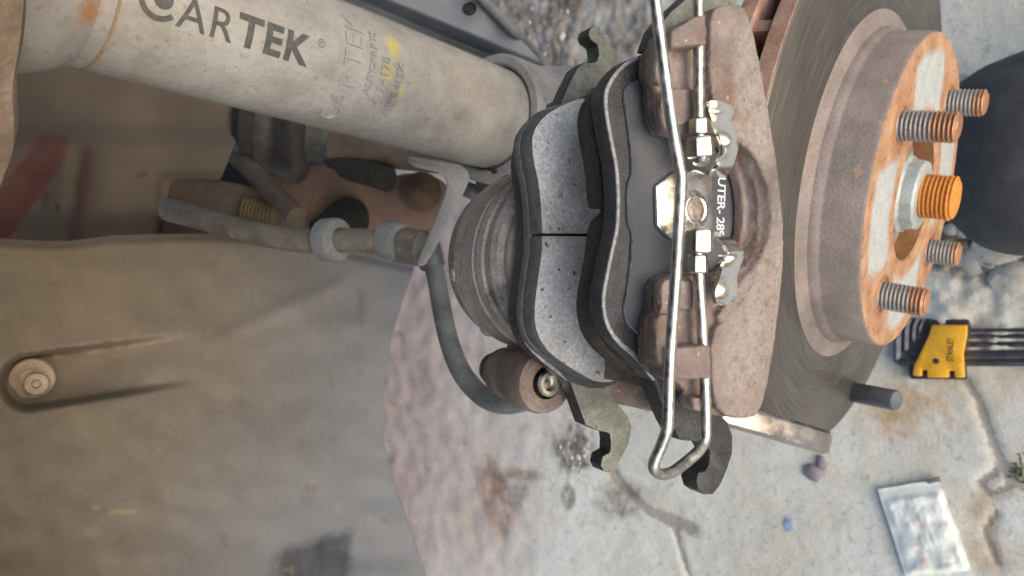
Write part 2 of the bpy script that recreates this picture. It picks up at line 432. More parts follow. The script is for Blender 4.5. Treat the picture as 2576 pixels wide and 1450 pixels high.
# dusty plastic liner: UV = sheet coordinates
lm = Mat('dusty_liner_plastic', .68)
c = lm.ramp(lm.noise(9, 6, .6), (.3, S(98, 93, 88)), (.55, S(111, 106, 101)), (.75, S(121, 117, 113)))
su = lm.n.new('ShaderNodeSeparateXYZ'); lm.link(lm.tc.outputs['UV'], su.inputs[0])
du = lm.math('ADD', su.outputs[0], lm.math('MULTIPLY', lm.math('SUBTRACT', su.outputs[1], 1.0), .35))
du = lm.math('ADD', du, lm.math('MULTIPLY', lm.math('SUBTRACT', lm.noise(6, 4), .5), .5))
c = lm.mix(lm.math('MULTIPLY', lm.ramp(du, (.1, 1.0), (.8, 0.0)), .7), c, S(111, 99, 83))        # clay dust settled higher up
c = lm.mix(lm.math('MULTIPLY', lm.ramp(du, (.45, 0.0), (.95, 1.0)), .9), c, S(104, 109, 117))    # blue-grey sky light painted into the colour near the edge
wob = lm.math('MULTIPLY', lm.math('SUBTRACT', lm.noise(14, 5, .6, lm.tc.outputs['UV']), .5), .05)
sx_, sy_ = su.outputs[0], lm.math('ADD', su.outputs[1], wob)
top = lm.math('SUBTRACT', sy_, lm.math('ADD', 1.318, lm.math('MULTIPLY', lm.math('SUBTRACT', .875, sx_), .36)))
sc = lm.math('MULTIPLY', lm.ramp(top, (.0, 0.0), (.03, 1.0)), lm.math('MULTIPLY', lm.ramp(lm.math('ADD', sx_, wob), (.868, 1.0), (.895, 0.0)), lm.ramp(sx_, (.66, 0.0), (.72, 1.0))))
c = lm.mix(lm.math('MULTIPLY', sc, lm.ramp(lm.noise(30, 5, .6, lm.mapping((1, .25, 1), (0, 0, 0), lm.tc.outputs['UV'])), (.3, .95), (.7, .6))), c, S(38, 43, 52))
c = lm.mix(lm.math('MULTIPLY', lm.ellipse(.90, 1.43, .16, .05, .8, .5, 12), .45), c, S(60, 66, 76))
for (x, y, rx, ry, k) in ((.91, .775, .018, .07, .5), (.88, .80, .04, .03, .3)):
    c = lm.mix(lm.math('MULTIPLY', lm.ellipse(x, y, rx, ry, .9, .4, 20), k), c, S(72, 76, 84))
for (x, y, rx, ry) in ((.24, 1.278, .018, .009), (.31, 1.288, .05, .01)):
    c = lm.mix(lm.math('MULTIPLY', lm.ellipse(x, y, rx, ry, .6, .3, 30), .5), c, S(158, 140, 108))
c = lm.mix(lm.math('MULTIPLY', lm.ramp(lm.noise(90, 4), (.62, 0.0), (.72, 1.0)), .35), c, S(88, 78, 66))
c = lm.mix(lm.math('MULTIPLY', lm.ramp(lm.noise(150, 3, .5, lm.mapping((1, 1, 1), (4, 4, 4))), (.66, 0.0), (.71, 1.0)), .25), c, S(134, 120, 98))
scr = lm.ramp(lm.noise(26, 4, .7, lm.mapping((1.2, 9, 1), (2, 0, 0), lm.tc.outputs['UV'])), (.63, 0.0), (.70, 1.0))
c = lm.mix(lm.math('MULTIPLY', scr, lm.ramp(lm.noise(5, 3), (.45, 0.0), (.7, .35))), c, S(142, 136, 128))
c = lm.mix(.5, c, lm.ramp(lm.noise(420, 5, .72), (.3, .74), (.5, 1.0), (.72, 1.16)), 'MULTIPLY')
lm.color(c); lm.bump(lm.noise(500, 5, .7), .25, .0008); M['liner'] = lm.m
M['clip_plastic'] = simple('clip_plastic', S(128, 114, 96), S(150, 136, 116), 120, .6)
am = Mat('dusty_inner_wing', .75)
c = am.ramp(am.noise(10, 6, .6), (.3, S(82, 72, 63)), (.55, S(98, 88, 78)), (.76, S(110, 98, 88)))
uvs = am.n.new('ShaderNodeSeparateXYZ'); am.link(am.tc.outputs['UV'], uvs.inputs[0])
ux, uy = uvs.outputs[0], uvs.outputs[1]
wb = am.math('MULTIPLY', am.math('SUBTRACT', am.noise(14, 3), .5), .04)
d1 = am.math('ADD', am.math('ADD', am.math('MULTIPLY', ux, .80), am.math('MULTIPLY', uy, .55)), wb)
band = am.math('MULTIPLY', am.ramp(d1, (.262, 0.0), (.272, 1.0)), am.ramp(d1, (.345, 1.0), (.355, 0.0)))
band = am.math('MULTIPLY', band, am.math('MULTIPLY', am.ramp(uy, (.338, 0.0), (.346, 1.0)), am.ramp(ux, (.155, 1.0), (.18, 0.0))))
c = am.mix(am.math('MULTIPLY', am.math('MULTIPLY', band, am.ramp(am.noise(24, 5, .7), (.3, .45), (.6, 1.0))), .9), c, S(92, 30, 36))
d2 = am.math('ADD', am.math('ADD', ux, am.math('MULTIPLY', uy, .15)), wb)
b2 = am.math('MULTIPLY', am.ramp(d2, (.26, 0.0), (.27, 1.0)), am.ramp(d2, (.285, 1.0), (.305, 0.0)))
b2 = am.math('MULTIPLY', b2, am.ramp(uy, (.36, 0.0), (.40, 1.0)))
c = am.mix(am.math('MULTIPLY', b2, .6), c, S(100, 58, 56))
for (x, y, rx, ry) in ((.115, .50, .018, .03), (.145, .525, .012, .022), (.36, .44, .02, .012)):
    c = am.mix(am.math('MULTIPLY', am.ellipse(x, y, rx, ry, .7, .5, 25), .6), c, S(60, 50, 40))
am.color(c); am.bump(am.noise(160, 4), .2, .001); M['apron'] = am.m
M['splash'] = simple('splash_plastic', S(88, 94, 102), S(112, 118, 126), 18, .55, 0, .1, 300, S(128, 132, 138))
spm = Mat('splash_plastic_stained', .55)
c = spm.ramp(spm.noise(14, 5), (.3, S(92, 98, 106)), (.7, S(126, 131, 138)))
su = spm.n.new('ShaderNodeSeparateXYZ'); spm.link(spm.tc.outputs['UV'], su.inputs[0])
d = spm.math('ADD', spm.math('SUBTRACT', su.outputs[1], spm.math('MULTIPLY', su.outputs[0], .42)), spm.math('MULTIPLY', spm.math('SUBTRACT', spm.noise(7, 4), .5), .06))
band = spm.math('MULTIPLY', spm.ramp(d, (-.425, 0.0), (-.40, 1.0)), spm.ramp(d, (-.39, 1.0), (-.365, 0.0)))
spm.color(spm.mix(spm.math('MULTIPLY', band, .75), c, S(150, 120, 98))); M['splash_stain'] = spm.m
M['grey_cast'] = simple('grey_cast_knuckle', S(112, 112, 116), S(136, 134, 136), 60, .6, 0, .35, 500, S(148, 146, 146), .0008, (180, .66, S(92, 88, 88)))
M['hose'] = simple('dusty_hose_rubber', S(80, 85, 89), S(99, 105, 109), 110, .62, 0, .3, 700, S(120, 122, 122))
M['hose_brown'] = simple('dusty_hose_sleeve', S(74, 71, 67), S(94, 90, 85), 90, .65, 0, .2, 700, S(116, 108, 99), .0006, (300, .68, S(136, 121, 104)))
M['grommet'] = simple('grey_grommet', S(88, 92, 96), S(106, 109, 112), 70, .62, 0, .3, 600, S(124, 122, 118))
M['bracket'] = simple('grey_bracket_steel', S(112, 115, 118), S(132, 134, 136), 60, .5, .15, .2, 500, S(146, 145, 142))
M['dirt_metal'] = simple('dirty_brown_metal', S(62, 54, 46), S(84, 72, 62), 40, .75, 0, .3, 400, S(100, 86, 74))
M['red_dirt'] = simple('red_dust_metal', S(92, 74, 65), S(116, 94, 85), 26, .8, 0, .3, 300, S(132, 108, 98), .001, (60, .64, S(112, 76, 50)))
M['thread_gold'] = simple('thread_gold', S(84, 73, 54), S(112, 97, 70), 80, .7, .1)
M['rust_lump'] = simple('rust_lump', S(56, 44, 35), S(80, 62, 46), 60, .9, 0, .5, 300, S(100, 80, 60))
M['cloth'] = simple('dark_trouser_cloth', S(50, 51, 54), S(68, 69, 72), 26, .95, 0, .6, 1300, S(92, 92, 93), .0008)
M['yellow'] = simple('yellow_plastic', S(206, 146, 24), S(232, 172, 44), 60, .5, 0, .1, 400, S(214, 158, 60))
M['black_plastic'] = simple('black_plastic', S(38, 38, 38), S(58, 56, 54), 80, .5)
M['key_steel'] = simple('black_oxide_key', S(58, 58, 64), S(88, 86, 90), 120, .36, .6, .1, 500, S(118, 104, 96))
pk = Mat('sachet_film', .6)
c = pk.ramp(pk.noise(40, 4), (.3, S(212, 214, 202)), (.7, S(232, 233, 225)))
c = pk.mix(pk.math('MULTIPLY', pk.ellipse(.47, .42, .3, .10, .8, .5, 8), .45), c, S(176, 160, 156))
c = pk.mix(pk.math('MULTIPLY', pk.ellipse(.31, .62, .05, .035, .8, .4, 12), .55), c, S(214, 140, 130))
c = pk.mix(pk.math('MULTIPLY', pk.ellipse(.34, .80, .09, .07, .8, .4, 9), .5), c, S(208, 150, 136))
wv = pk.n.new('ShaderNodeTexWave'); wv.bands_direction = 'X'; pk.link(pk.tc.outputs['UV'], wv.inputs['Vector']); wv.inputs['Scale'].default_value = 9; wv.inputs['Distortion'].default_value = 6
ink = pk.math('MULTIPLY', pk.ramp(wv.outputs['Fac'], (.7, 0.0), (.85, 1.0)), pk.ellipse(.58, .78, .22, .12, .5, .3, 10))
c = pk.mix(pk.math('MULTIPLY', ink, .35), c, S(150, 148, 132))
pk.color(c); pk.bump(pk.noise(90, 4), .15, .001); M['sachet'] = pk.m
M['pebble'] = simple('pebble_stone', S(150, 142, 130), S(190, 184, 172), 60, .85, 0, .4, 400, S(206, 198, 186), .001)
M['dark_pebble'] = simple('dark_pebble', S(120, 112, 114), S(142, 134, 134), 60, .85, 0, .4, 400)
M['blue_scrap'] = simple('blue_paper', S(146, 168, 196), S(160, 182, 206), 60, .8)
M['moss'] = simple('moss', S(78, 80, 52), S(112, 112, 76), 120, .95, 0, .6, 500)

# pavement
gm = Mat('worn_concrete', .85)
big = gm.noise(5, 6, .6); mid = gm.noise(22, 6, .65); fine = gm.noise(120, 5, .65)
c = gm.ramp(big, (.3, S(192, 188, 176)), (.5, S(208, 205, 194)), (.72, S(220, 218, 209)))
c = gm.mix(gm.math('MULTIPLY', gm.ramp(mid, (.5, 0.0), (.72, 1.0)), .35), c, S(184, 170, 146))
c = gm.mix(gm.math('MULTIPLY', gm.ramp(fine, (.55, 0.0), (.70, 1.0)), .5), c, S(136, 128, 116))
c = gm.mix(gm.math('MULTIPLY', gm.ramp(gm.noise(13, 6, .7, gm.mapping((1, 1, 1), (3, 1, 5))), (.50, 0.0), (.62, 1.0)), .5), c, S(196, 184, 160))
c = gm.mix(gm.math('MULTIPLY', gm.ramp(gm.noise(48, 5, .7, gm.mapping((1, 1, 1), (8, 1, 5))), (.60, 0.0), (.68, 1.0)), .5), c, S(150, 136, 118))
blo = gm.ramp(gm.noise(16, 6, .68), (.46, 0.0), (.62, 1.0))
gs = gm.mapping((1, .5, 1), (0, 0, 0))
red = gm.ramp(gm.noise(11, 6, .62, gs), (.3, S(160, 140, 129)), (.5, S(182, 162, 151)), (.74, S(200, 183, 173)))
red = gm.mix(gm.math('MULTIPLY', gm.ramp(gm.noise(30, 5, .6, gs), (.56, 0.0), (.72, 1.0)), .5), red, S(116, 86, 70))
c = gm.mix(gm.attr('red'), c, red)
grav = gm.ramp(gm.noise(34, 5, .7), (.34, S(94, 82, 70)), (.48, S(136, 126, 114)), (.62, S(170, 164, 156)))
c = gm.mix(gm.attr('gravelly'), c, grav)
c = gm.mix(gm.math('MULTIPLY', gm.attr('sand'), blo), c, S(182, 154, 118))
c = gm.mix(gm.math('MULTIPLY', gm.attr('rust'), gm.ramp(gm.noise(40, 5, .6), (.35, .1), (.60, .8))), c, S(132, 92, 66))
c = gm.mix(gm.math('MULTIPLY', gm.attr('dark'), gm.ramp(gm.noise(60, 5, .7), (.35, .3), (.6, 1.0))), c, S(104, 92, 80))
ck = gm.math('ADD', gm.attr('crack'), gm.math('MULTIPLY', gm.math('SUBTRACT', gm.noise(170, 5, .7), .5), .9))
c = gm.mix(gm.math('MULTIPLY', gm.ramp(ck, (.36, 0.0), (.62, 1.0)), gm.ramp(gm.attr('crack'), (.04, 0.0), (.15, .6))), c, S(120, 107, 92))
c = gm.mix(.5, c, gm.ramp(gm.noise(260, 6, .75), (.3, .70), (.5, 1.0), (.72, 1.2)), 'MULTIPLY')
gm.color(c)
nb = gm.bump(gm.math('ADD', mid, gm.math('MULTIPLY', fine, .5)), .3, .003)
gm.bump(gm.noise(500, 4), .4, .0008, nb)
M['ground'] = gm.m

# ------------------------------------------------------------------ pavement
def to_px(P):       # mm point -> photograph coordinates, only used to lay stains and cracks out on the pavement plan
    return (1288 + K * P.x / -P.z, 725 - K * P.y / -P.z) if P.z < -1 else (-9999, -9999)
CRACKS = [([(2395, 935), (2432, 955), (2462, 1010), (2480, 1060), (2498, 1105), (2520, 1165), (2500, 1195), (2465, 1215)], 3.5),
          ([(2520, 1165), (2548, 1195), (2600, 1240)], 5), ([(2465, 1215), (2490, 1245), (2540, 1225), (2520, 1165)], 2.5),
          ([(1540, 1185), (1575, 1235), (1630, 1285), (1690, 1312), (1740, 1330)], 6.5), ([(1690, 1315), (1715, 1390), (1740, 1480)], 3),
          ([(2420, 205), (2480, 214), (2600, 216)], 6), ([(2505, 1290), (2480, 1340), (2512, 1420)], 3)]
CRK = [([G(x, y) for x, y in pts], w, (min(p[0] for p in pts) - 60, min(p[1] for p in pts) - 60), (max(p[0] for p in pts) + 60, max(p[1] for p in pts) + 60)) for pts, w in CRACKS]
def seg_dist(P, A, B):
    ab = B - A; t = max(0, min(1, (P - A).dot(ab) / ab.length_squared)); return (P - A - ab * t).length
def blob(x, y, cx, cy, rx, ry):
    d = math.hypot((x - cx) / rx, (y - cy) / ry)
    return max(0, min(1, (1.25 - d) / .5))
def axis_values(lo, hi, f0, f1, fine, coarse):
    vs = []; t = lo
    while t < hi:
        vs.append(t); t += fine if f0 < t < f1 else coarse
    vs.append(hi); return vs
gx = axis_values(-3.0, 3.0, -.66, .60, .0034, .12)
gy = axis_values(-1.5, 6.0, -.38, 1.05, .0034, .15)
RWI = RW.transposed()
gv = []; attrs = {k: [] for k in ('red', 'gravelly', 'sand', 'rust', 'dark', 'crack')}
for y in gy:
    for x in gx:
        Wp = V((x, y, 0)); P = (RWI @ (Wp - CAMPOS)) * 1000
        px, py = to_px(P)
        inside = -.7 < x < .62 and -.4 < y < 1.1
        nz = noise.noise(Wp * 9); n2 = noise.noise(Wp * 45) if inside else 0; n3 = noise.noise(Wp * 140) if inside else 0
        wx = px + nz * 130 + n2 * 40
        red = max(0, min(1, (1500 - wx - max(0, py - 1150) * .35) / 420)) * max(0, min(1, (py - 330) / 120))
        grv = max(0, min(1, (420 - py + nz * 120 + n2 * 60) / 160)) * max(0, min(1, (1750 - px + nz * 200 + n2 * 60) / 220))
        rub = blob(px, py, 2470, 610, 170, 90)
        slab = max(0, min(1, blob(px + n2 * 40, py + nz * 40, 2440, 760, 170, 130) * 2))
        h = nz * 1.4 + n2 * .6 + n3 * .35
        h += grv * (n2 * 4 + n3 * 3) + red * (n2 * 1.5) + slab * (6 + n2 * 4 + n3 * 3) + rub * (n3 * 4 - 3)
        crk = 0
        if inside:
            for pts, w, lo_, hi_ in CRK:
                if not (lo_[0] < px < hi_[0] and lo_[1] < py < hi_[1]): continue
                dd = min(seg_dist(P, pts[i], pts[i + 1]) for i in range(len(pts) - 1)) if px > -5000 else 99
                ww = w * (.75 + .6 * abs(n2) + .5 * nz + .5 * n3)
                if dd < ww * 2.2:
                    k = max(0, min(1, (ww * 2.0 - dd) / (ww * 2.0))); crk = max(crk, k)
            h -= crk * 2.5
        dk = max(blob(px + n2 * 40, py + n3 * 30, 1445, 1130, 55, 62), blob(px + n2 * 30, py, 1300, 1250, 30, 40) * .6,
                 blob(px + n2 * 40, py, 1560, 1260, 60, 45) * .8, blob(px, py, 1430, 1250, 18, 30), rub * .8, blob(px + n2 * 30, py, 1320, 1200, 60, 14) * .6)
        rs = max(blob(px + nz * 40, py + n2 * 20, 1235, 1260, 42, 90), blob(px + nz * 30, py, 1290, 1190, 70, 14) * .7, blob(px + nz * 40, py, 1245, 1175, 18, 30))
        sa = max(blob(px + nz * 60, py + nz * 40, 2330, 1030, 170, 95), blob(px, py, 2540, 1050, 90, 140) * .6, blob(px, py, 2520, 1330, 90, 130) * .7, blob(px, py, 2380, 600, 260, 200) * .4)
        attrs['red'].append(red * (1 - rub)); attrs['gravelly'].append(max(grv, rub)); attrs['sand'].append(sa); attrs['rust'].append(rs); attrs['dark'].append(dk); attrs['crack'].append(crk)
        gv.append((x, y, h * .001))
nx_ = len(gx)
gf = [(j * nx_ + i, j * nx_ + i + 1, (j + 1) * nx_ + i + 1, (j + 1) * nx_ + i) for j in range(len(gy) - 1) for i in range(nx_ - 1)]
me = bpy.data.meshes.new('ground'); me.from_pydata(gv, [], gf)
for k, vals in attrs.items():
    a = me.attributes.new(k, 'FLOAT', 'POINT'); a.data.foreach_set('value', vals)
for p in me.polygons: p.use_smooth = True
me.materials.append(M['ground'])
go = bpy.data.objects.new('ground', me); COL.objects.link(go); go['kind'] = 'structure'; go['label'] = 'cracked pale concrete pavement with reddish dirt and rust stains'

def stone(mb, P, r, seed, flat=.6):
    bm = bmesh.new(); bmesh.ops.create_icosphere(bm, subdivisions=2, radius=1)
    rnd = random.Random(seed); off = V((rnd.random() * 50, rnd.random() * 50, rnd.random() * 50))
    sx, sy = .75 + rnd.random() * .5, .75 + rnd.random() * .5
    bm.verts.ensure_lookup_table()
    vs = []
    for v in bm.verts:
        k = 1 + .55 * noise.noise(v.co * 1.1 + off) + .2 * noise.noise(v.co * 2.7 + off)
        q = v.co * k
        vs.append(P + (XW * q.x * sx + YW * q.y * sy + ZW * max(q.z * flat, -.2)) * r)
    fs = [[v.index for v in f.verts] for f in bm.faces]; bm.free()
    mb.add(vs, fs)
gr = MB(); rnd = random.Random(3)
for i in range(230):
    x = rnd.uniform(2380, 2640); y = rnd.uniform(520, 720)
    if y > 640 and x < 2500: continue
    stone(gr, G(x, y, 1), rnd.choice([1.5, 2, 2.5, 3, 4, 5.5]), i)
for i in range(40):
    stone(gr, G(rnd.uniform(1230, 1640), rnd.uniform(-40, 330), -1), rnd.choice([1.5, 2, 3, 4.5]), 500 + i)
for i in range(25):
    stone(gr, G(rnd.uniform(1400, 1490), rnd.uniform(1080, 1190), 0), rnd.choice([1.5, 2, 3]), 900 + i)
gro = solo('gravel', gr, M['pebble'], 'loose pale gravel scattered in the broken pavement', None, Frame(G(2470, 610)), sharp=60, kind='stuff')
for i, (x, y, r, lab) in enumerate(((2492, 640, 15, 'large pale broken stone beside the lower far wheel stud'), (2548, 700, 17, 'pale angular stone at the right edge below the dark trouser knee'),
                                     (2440, 660, 11, 'small buff stone touching the gravel under the lower far wheel stud'))):
    mb = MB(); stone(mb, G(x, y, 2), r, 40 + i * 7, .5)
    solo('stone', mb, M['pebble'], lab, 'stone', Frame(G(x, y)), sharp=35, group='broken stones beside the hub')
for i, (x, y, r, lab) in enumerate(((2066, 1166, 5.5, 'small dark pebble just below the end of the steel bar'), (2046, 1190, 8, 'larger flat grey pebble left of the dark one below the steel bar'))):
    mb = MB(); stone(mb, G(x, y, 1), r, 80 + i, .5)
    solo('pebble', mb, M['dark_pebble'], lab, 'pebble', Frame(G(x, y)), sharp=60, group='pebbles on the concrete')
mb = MB(); q = [G(1978, 1303, 1.5), G(1992, 1310, 2.5), G(1998, 1332, 1.5), G(1983, 1340, 2), G(1974, 1322, 1.2)]
mb.prism([p + ZW * .5 for p in q], [p - ZW * .3 for p in q])
solo('paper_scrap', mb, M['blue_scrap'], 'tiny light blue scrap lying on the concrete', 'scrap', Frame(G(1985, 1322)))
mb = MB()
for i in range(90):
    stone(mb, G(2566 + rnd.gauss(0, 8), 1172 + rnd.gauss(0, 15), -1), rnd.uniform(.6, 1.5), 2000 + i, 1.0)
solo('moss', mb, M['moss'], 'green moss growing in the pavement crack at right', None, Frame(G(2555, 1172)), kind='stuff')

# ------------------------------------------------------------------ wheel liner, inner wing, splash panel (sheet metal and plastic around the wheel)
def interp(tbl, x):
    if x <= tbl[0][0]: return tbl[0][1]
    for (a, b), (c, d) in zip(tbl, tbl[1:]):
        if x <= c:
            t = (x - a) / (c - a); t = t * t * (3 - 2 * t) if False else t
            return b + (d - b) * t
    return tbl[-1][1]
def sm(a, b, x):
    t = max(0, min(1, (x - a) / (b - a))); return t * t * (3 - 2 * t)
def patch(xf, n_s, n_t, depth, thick):
    """sheet through a grid of sight lines at measured depths, with real thickness behind it"""
    vs = []; uvs = []; fs = []
    for j in range(n_t + 1):
        for i in range(n_s + 1):
            x, y = xf(i / n_s, j / n_t); z = depth(x, y)
            vs.append(D(x, y, z)); uvs.append((x * .001, y * .001))
    n = n_s + 1
    for j in range(n_t):
        for i in range(n_s): fs.append([j * n + i, (j + 1) * n + i, (j + 1) * n + i + 1, j * n + i + 1])
    nv = len(vs)
    for k in range(nv): vs.append(vs[k] * (1 + thick / vs[k].length)); uvs.append(uvs[k])
    fs += [[q + nv for q in reversed(f)] for f in fs]
    b = [i for i in range(n)] + [j * n + n_s for j in range(1, n_t + 1)] + [n_t * n + i for i in range(n_s - 1, -1, -1)] + [j * n for j in range(n_t - 1, 0, -1)]
    for a, c in zip(b, b[1:] + b[:1]): fs.append([a, c, c + nv, a + nv])
    mb = MB(); mb.add(vs, fs, uvs); return mb
XR = [(660, 1046), (700, 1034), (760, 1012), (830, 991), (900, 975), (980, 965), (1060, 961), (1105, 965), (1150, 974), (1240, 1000), (1350, 1040), (1450, 1076), (1560, 1116), (2000, 1290)]
YT = [(-120, 598), (0, 600), (100, 606), (170, 606), (280, 592), (430, 588), (560, 588), (700, 600), (850, 625), (1040, 668)]
def liner_xf(s, t):
    x = -120 + s * 1150; y = interp(YT, x) + t * (2000 - interp(YT, x)); return -120 + s * (interp(XR, y) + 120), y
def liner_base(x, y): return 325 + (x) * .115 - (y - 600) * .095 + 14 * math.sin((x - 300) / 380) + 10 * sm(700, 1100, x) * sm(650, 1400, y)
def liner_depth(x, y):
    z = liner_base(x, y)
    # slot that holds the push clip
    yc = 963 - (x - 70) * .13; half = 72 + (x - 70) * -.012
    if x < 70: q = math.hypot(x - 70, y - 963) - 72
    else: q = abs(y - yc + (x - 70) * .02) - half
    fade = 1 - sm(60, 520, x)
    z += 24 * fade * (1 - sm(-16, 5, q))
    # folds running from the lower corner
    z += 2.2 * math.exp(-((y - (830 - (x - 600) * .45)) / 26) ** 2) * sm(480, 620, x) * (1 - sm(800, 960, x)) * -1
    z += 3 * noise.noise(V((x * .004, y * .004, 0))) + 1.2 * noise.noise(V((x * .014, y * .014, 2)))
    z += 5 * sm(25, 0, abs(y - interp(YT, x)))
    return z
lf = Frame(D(1000, 1400, 390))
liner = thing('wheel_liner', 'dusty grey brown plastic wheel arch liner with black scuff at the lower left', 'liner', lf)
part('liner_sheet', patch(liner_xf, 230, 280, liner_depth, 2.5), M['liner'], liner, sharp=70)
cz = liner_depth(100, 960)
mb = MB(); na = (V((0, 0, 1)) * .9 + V((.35, .1, 0))).normalized()
o0 = D(82, 953, cz - 7); px_mm = cz / K
mb.lathe(o0, na, [(0, 0), (0, 50 * px_mm), (1.6, 50 * px_mm), (2.4, 46 * px_mm), (2.6, 26 * px_mm), (3.2, 22 * px_mm), (3.2, 0)], 40)
cl = part('push_clip', mb, M['clip_plastic'], liner)
mb = MB(); o1 = D(100, 966, cz - 9)
mb.lathe(o1, na, [(0, 19 * px_mm), (3, 19 * px_mm), (3, 25 * px_mm), (5.4, 27 * px_mm), (6.2, 25 * px_mm), (6.4, 11 * px_mm), (4.4, 8 * px_mm), (4.4, 0)], 32)
part('clip_pin', mb, M['clip_plastic'], cl)

mb = MB(); HX = V((.741, -.182, .647)); LY = HX.cross(ZW) * -1
if LY.y < 0: LY = -LY
vs_ = []; fs_ = []; na_, nb_ = 40, 24
for side in (0, 3):
    for j in range(nb_ + 1):
        for i in range(na_ + 1):
            th = math.radians(-62 + 124 * i / na_); ax_ = -470 + 425 * j / nb_
            up_ = -330 + (395 + side) * math.cos(th) - 25 * max(0, 1 - j / 6) ** 2; ln = 40 + (420 + side) * math.sin(th)
            vs_.append(HX * ax_ + ZW * up_ + LY * ln)
n1 = (na_ + 1) * (nb_ + 1)
for sd_ in range(2):
    for j in range(nb_):
        for i in range(na_):
            q = [j * (na_ + 1) + i, j * (na_ + 1) + i + 1, (j + 1) * (na_ + 1) + i + 1, (j + 1) * (na_ + 1) + i]
            fs_.append([v + sd_ * n1 for v in (q if sd_ else q[::-1])])
mb.add(vs_, fs_); part('unseen_arch_roof', mb, M['liner'], liner, sharp=70, merge=False)  # arch roof outside the view, added to shade the left side

AXR = [(80, 640), (280, 606), (340, 600), (385, 582), (450, 556), (470, 520), (520, 470), (640, 455)]
def ap_xf(s, t):
    y = 60 + t * 590; return -140 + s * (interp(AXR, y) + 140), y
def ap_depth(x, y):
    z = 455 + .05 * x - 10 * sm(300, 380, y) + 16 * sm(520, 600, y)
    z += 3.5 * math.exp(-((x - 200 + (y - 400) * .15) / 22) ** 2) * sm(350, 400, y) + 5 * noise.noise(V((x * .006, y * .006, 5))) + 6 * sm(380, 420, x) * sm(420, 460, y)
    return z
af = Frame(D(300, 600, 470))
apron = thing('inner_wing_panel', 'dusty brown inner wing panel with a red paint streak behind the strut', 'car panel', af)
part('wing_sheet', patch(ap_xf, 120, 100, ap_depth, 2), M['apron'], apron, sharp=70)

SPT = [(700, -60), (760, -40), (830, -8), (960, 60), (1093, 118), (1225, 166), (1372, 172)]
SPR = [(-420, 800), (-90, 1130), (-40, 1180), (0, 1210), (40, 1250), (80, 1290), (120, 1330), (150, 1356), (172, 1372)]
def sp_xf(s, t):
    y = -420 + t * 592; xl = 200 + max(0, y + 420) * .87 + max(0, (y + 10)) * 2.43; return xl + s * (interp(SPR, y) - xl), y
def sp_depth(x, y): return 500 + 22 * sm(-.02, .12, (y - x * .42 + 410) / 300) - 10 * sm(.0, .06, (y - x * .42 + 375) / 300) + 4 * noise.noise(V((x * .01, y * .01, 1)))
spf = Frame(D(1250, 100, 500))
splash = thing('splash_panel', 'blue grey plastic splash panel with a brown streak above the strut', 'car panel', spf)
part('panel_sheet', patch(sp_xf, 90, 90, sp_depth, 2.5), M['splash_stain'], splash, sharp=70)
mb = MB(); mb.tube(spline([D(interp(SPR, y) + 4, y, sp_depth(1200, y) - 3) for y in (-420, -300, -180, -90, -40, 0, 40, 80, 120, 150, 172)], 5), 3.6, 10)
part('rolled_edge', mb, M['grommet'], splash)
mb = MB(); mb.lathe(D(1182, 22, sp_depth(1182, 22) - 1.2), V((0, 0, 1)), [(-1, 4.6), (.4, 4.6), (.8, 4.0), (.3, 3.4), (-.6, 3.2), (-.6, 0)], 24)
part('screw_hole', mb, M['cavity'], splash, label='small black screw hole')

# ------------------------------------------------------------------ strut
SP1 = D(1240, 300, 366); SDN = V((.637, -.037, -.77)).normalized()
e1 = (-SP1 - SDN * (-SP1).dot(SDN)).normalized(); e2 = e1.cross(SDN)
SR = 25.0
sf = Frame(SP1, e1, e2, SDN)
# the tube's UV: x = mm along / 100 (0 at the lower end, negative upwards), y = angle/4 from the side facing the viewer
strut = thing('strut', 'cream painted suspension strut tube with black lettering at the top left', 'strut', sf)
mb = MB(); mb.lathe(SP1, SDN, [(-236, SR), (-160, SR), (-80, SR), (-20, SR), (-5, SR), (30, SR)], 96, e1)
part('tube', mb, M['strut'], strut)
mb = MB(); mb.lathe(SP1, SDN, [(-270, SR + 9), (-212, SR + 6.5), (-203, SR + 5.5), (-197, SR + 3.2), (-192, SR + .2)], 96, e1)
part('seat_cup', mb, M['strut'], strut)
mb = MB(); mb.lathe(SP1, SDN, [(-187.9, SR - .5), (-187.5, SR + .3), (-186.9, SR + .35), (-186.4, SR - .5)], 96, e1)
part('weld_seam', mb, M['seam'], strut)
mb = MB()
prof = [(-226, 30), (-224, 50), (-222, 66), (-225, 74), (-232, 77), (-233.6, 76), (-227, 72.6), (-224, 65), (-226, 50), (-228, 30)]
mb.lathe(SP1 + SDN * -226, SDN + e2 * .18, [(h + 226, r) for h, r in prof], 120, e1)
seat = part('spring_seat', mb, M['seat'], strut)
for v in seat.data.vertices: v.co += V((noise.noise(v.co * 60), noise.noise(v.co * 60 + V((9, 0, 0))), noise.noise(v.co * 60 + V((0, 9, 0))))) * .0014
def on_tube(name, txt, size, s0, phi0, rot, mat, offset=0, extrude=0, spacing=1, lift=.15, squash=1.0):
    vs, fs = text_mesh(txt, size, offset, extrude, spacing)
    mb = MB(); out = []
    for v in vs:
        x, y = v.x, v.y * squash
        if rot == 0: ax, ci = x, y
        else: ax, ci = -y, x            # reading up around the tube
        if rot != 0: ax = -y * 1.0
        r = SR + lift + v.z; phi = phi0 + ci / SR
        out.append(SP1 + SDN * (s0 + ax) + (e1 * math.cos(phi) + e2 * math.sin(phi)) * r)
    mb.add(out, fs); return part(name, mb, mat, strut, sharp=60)

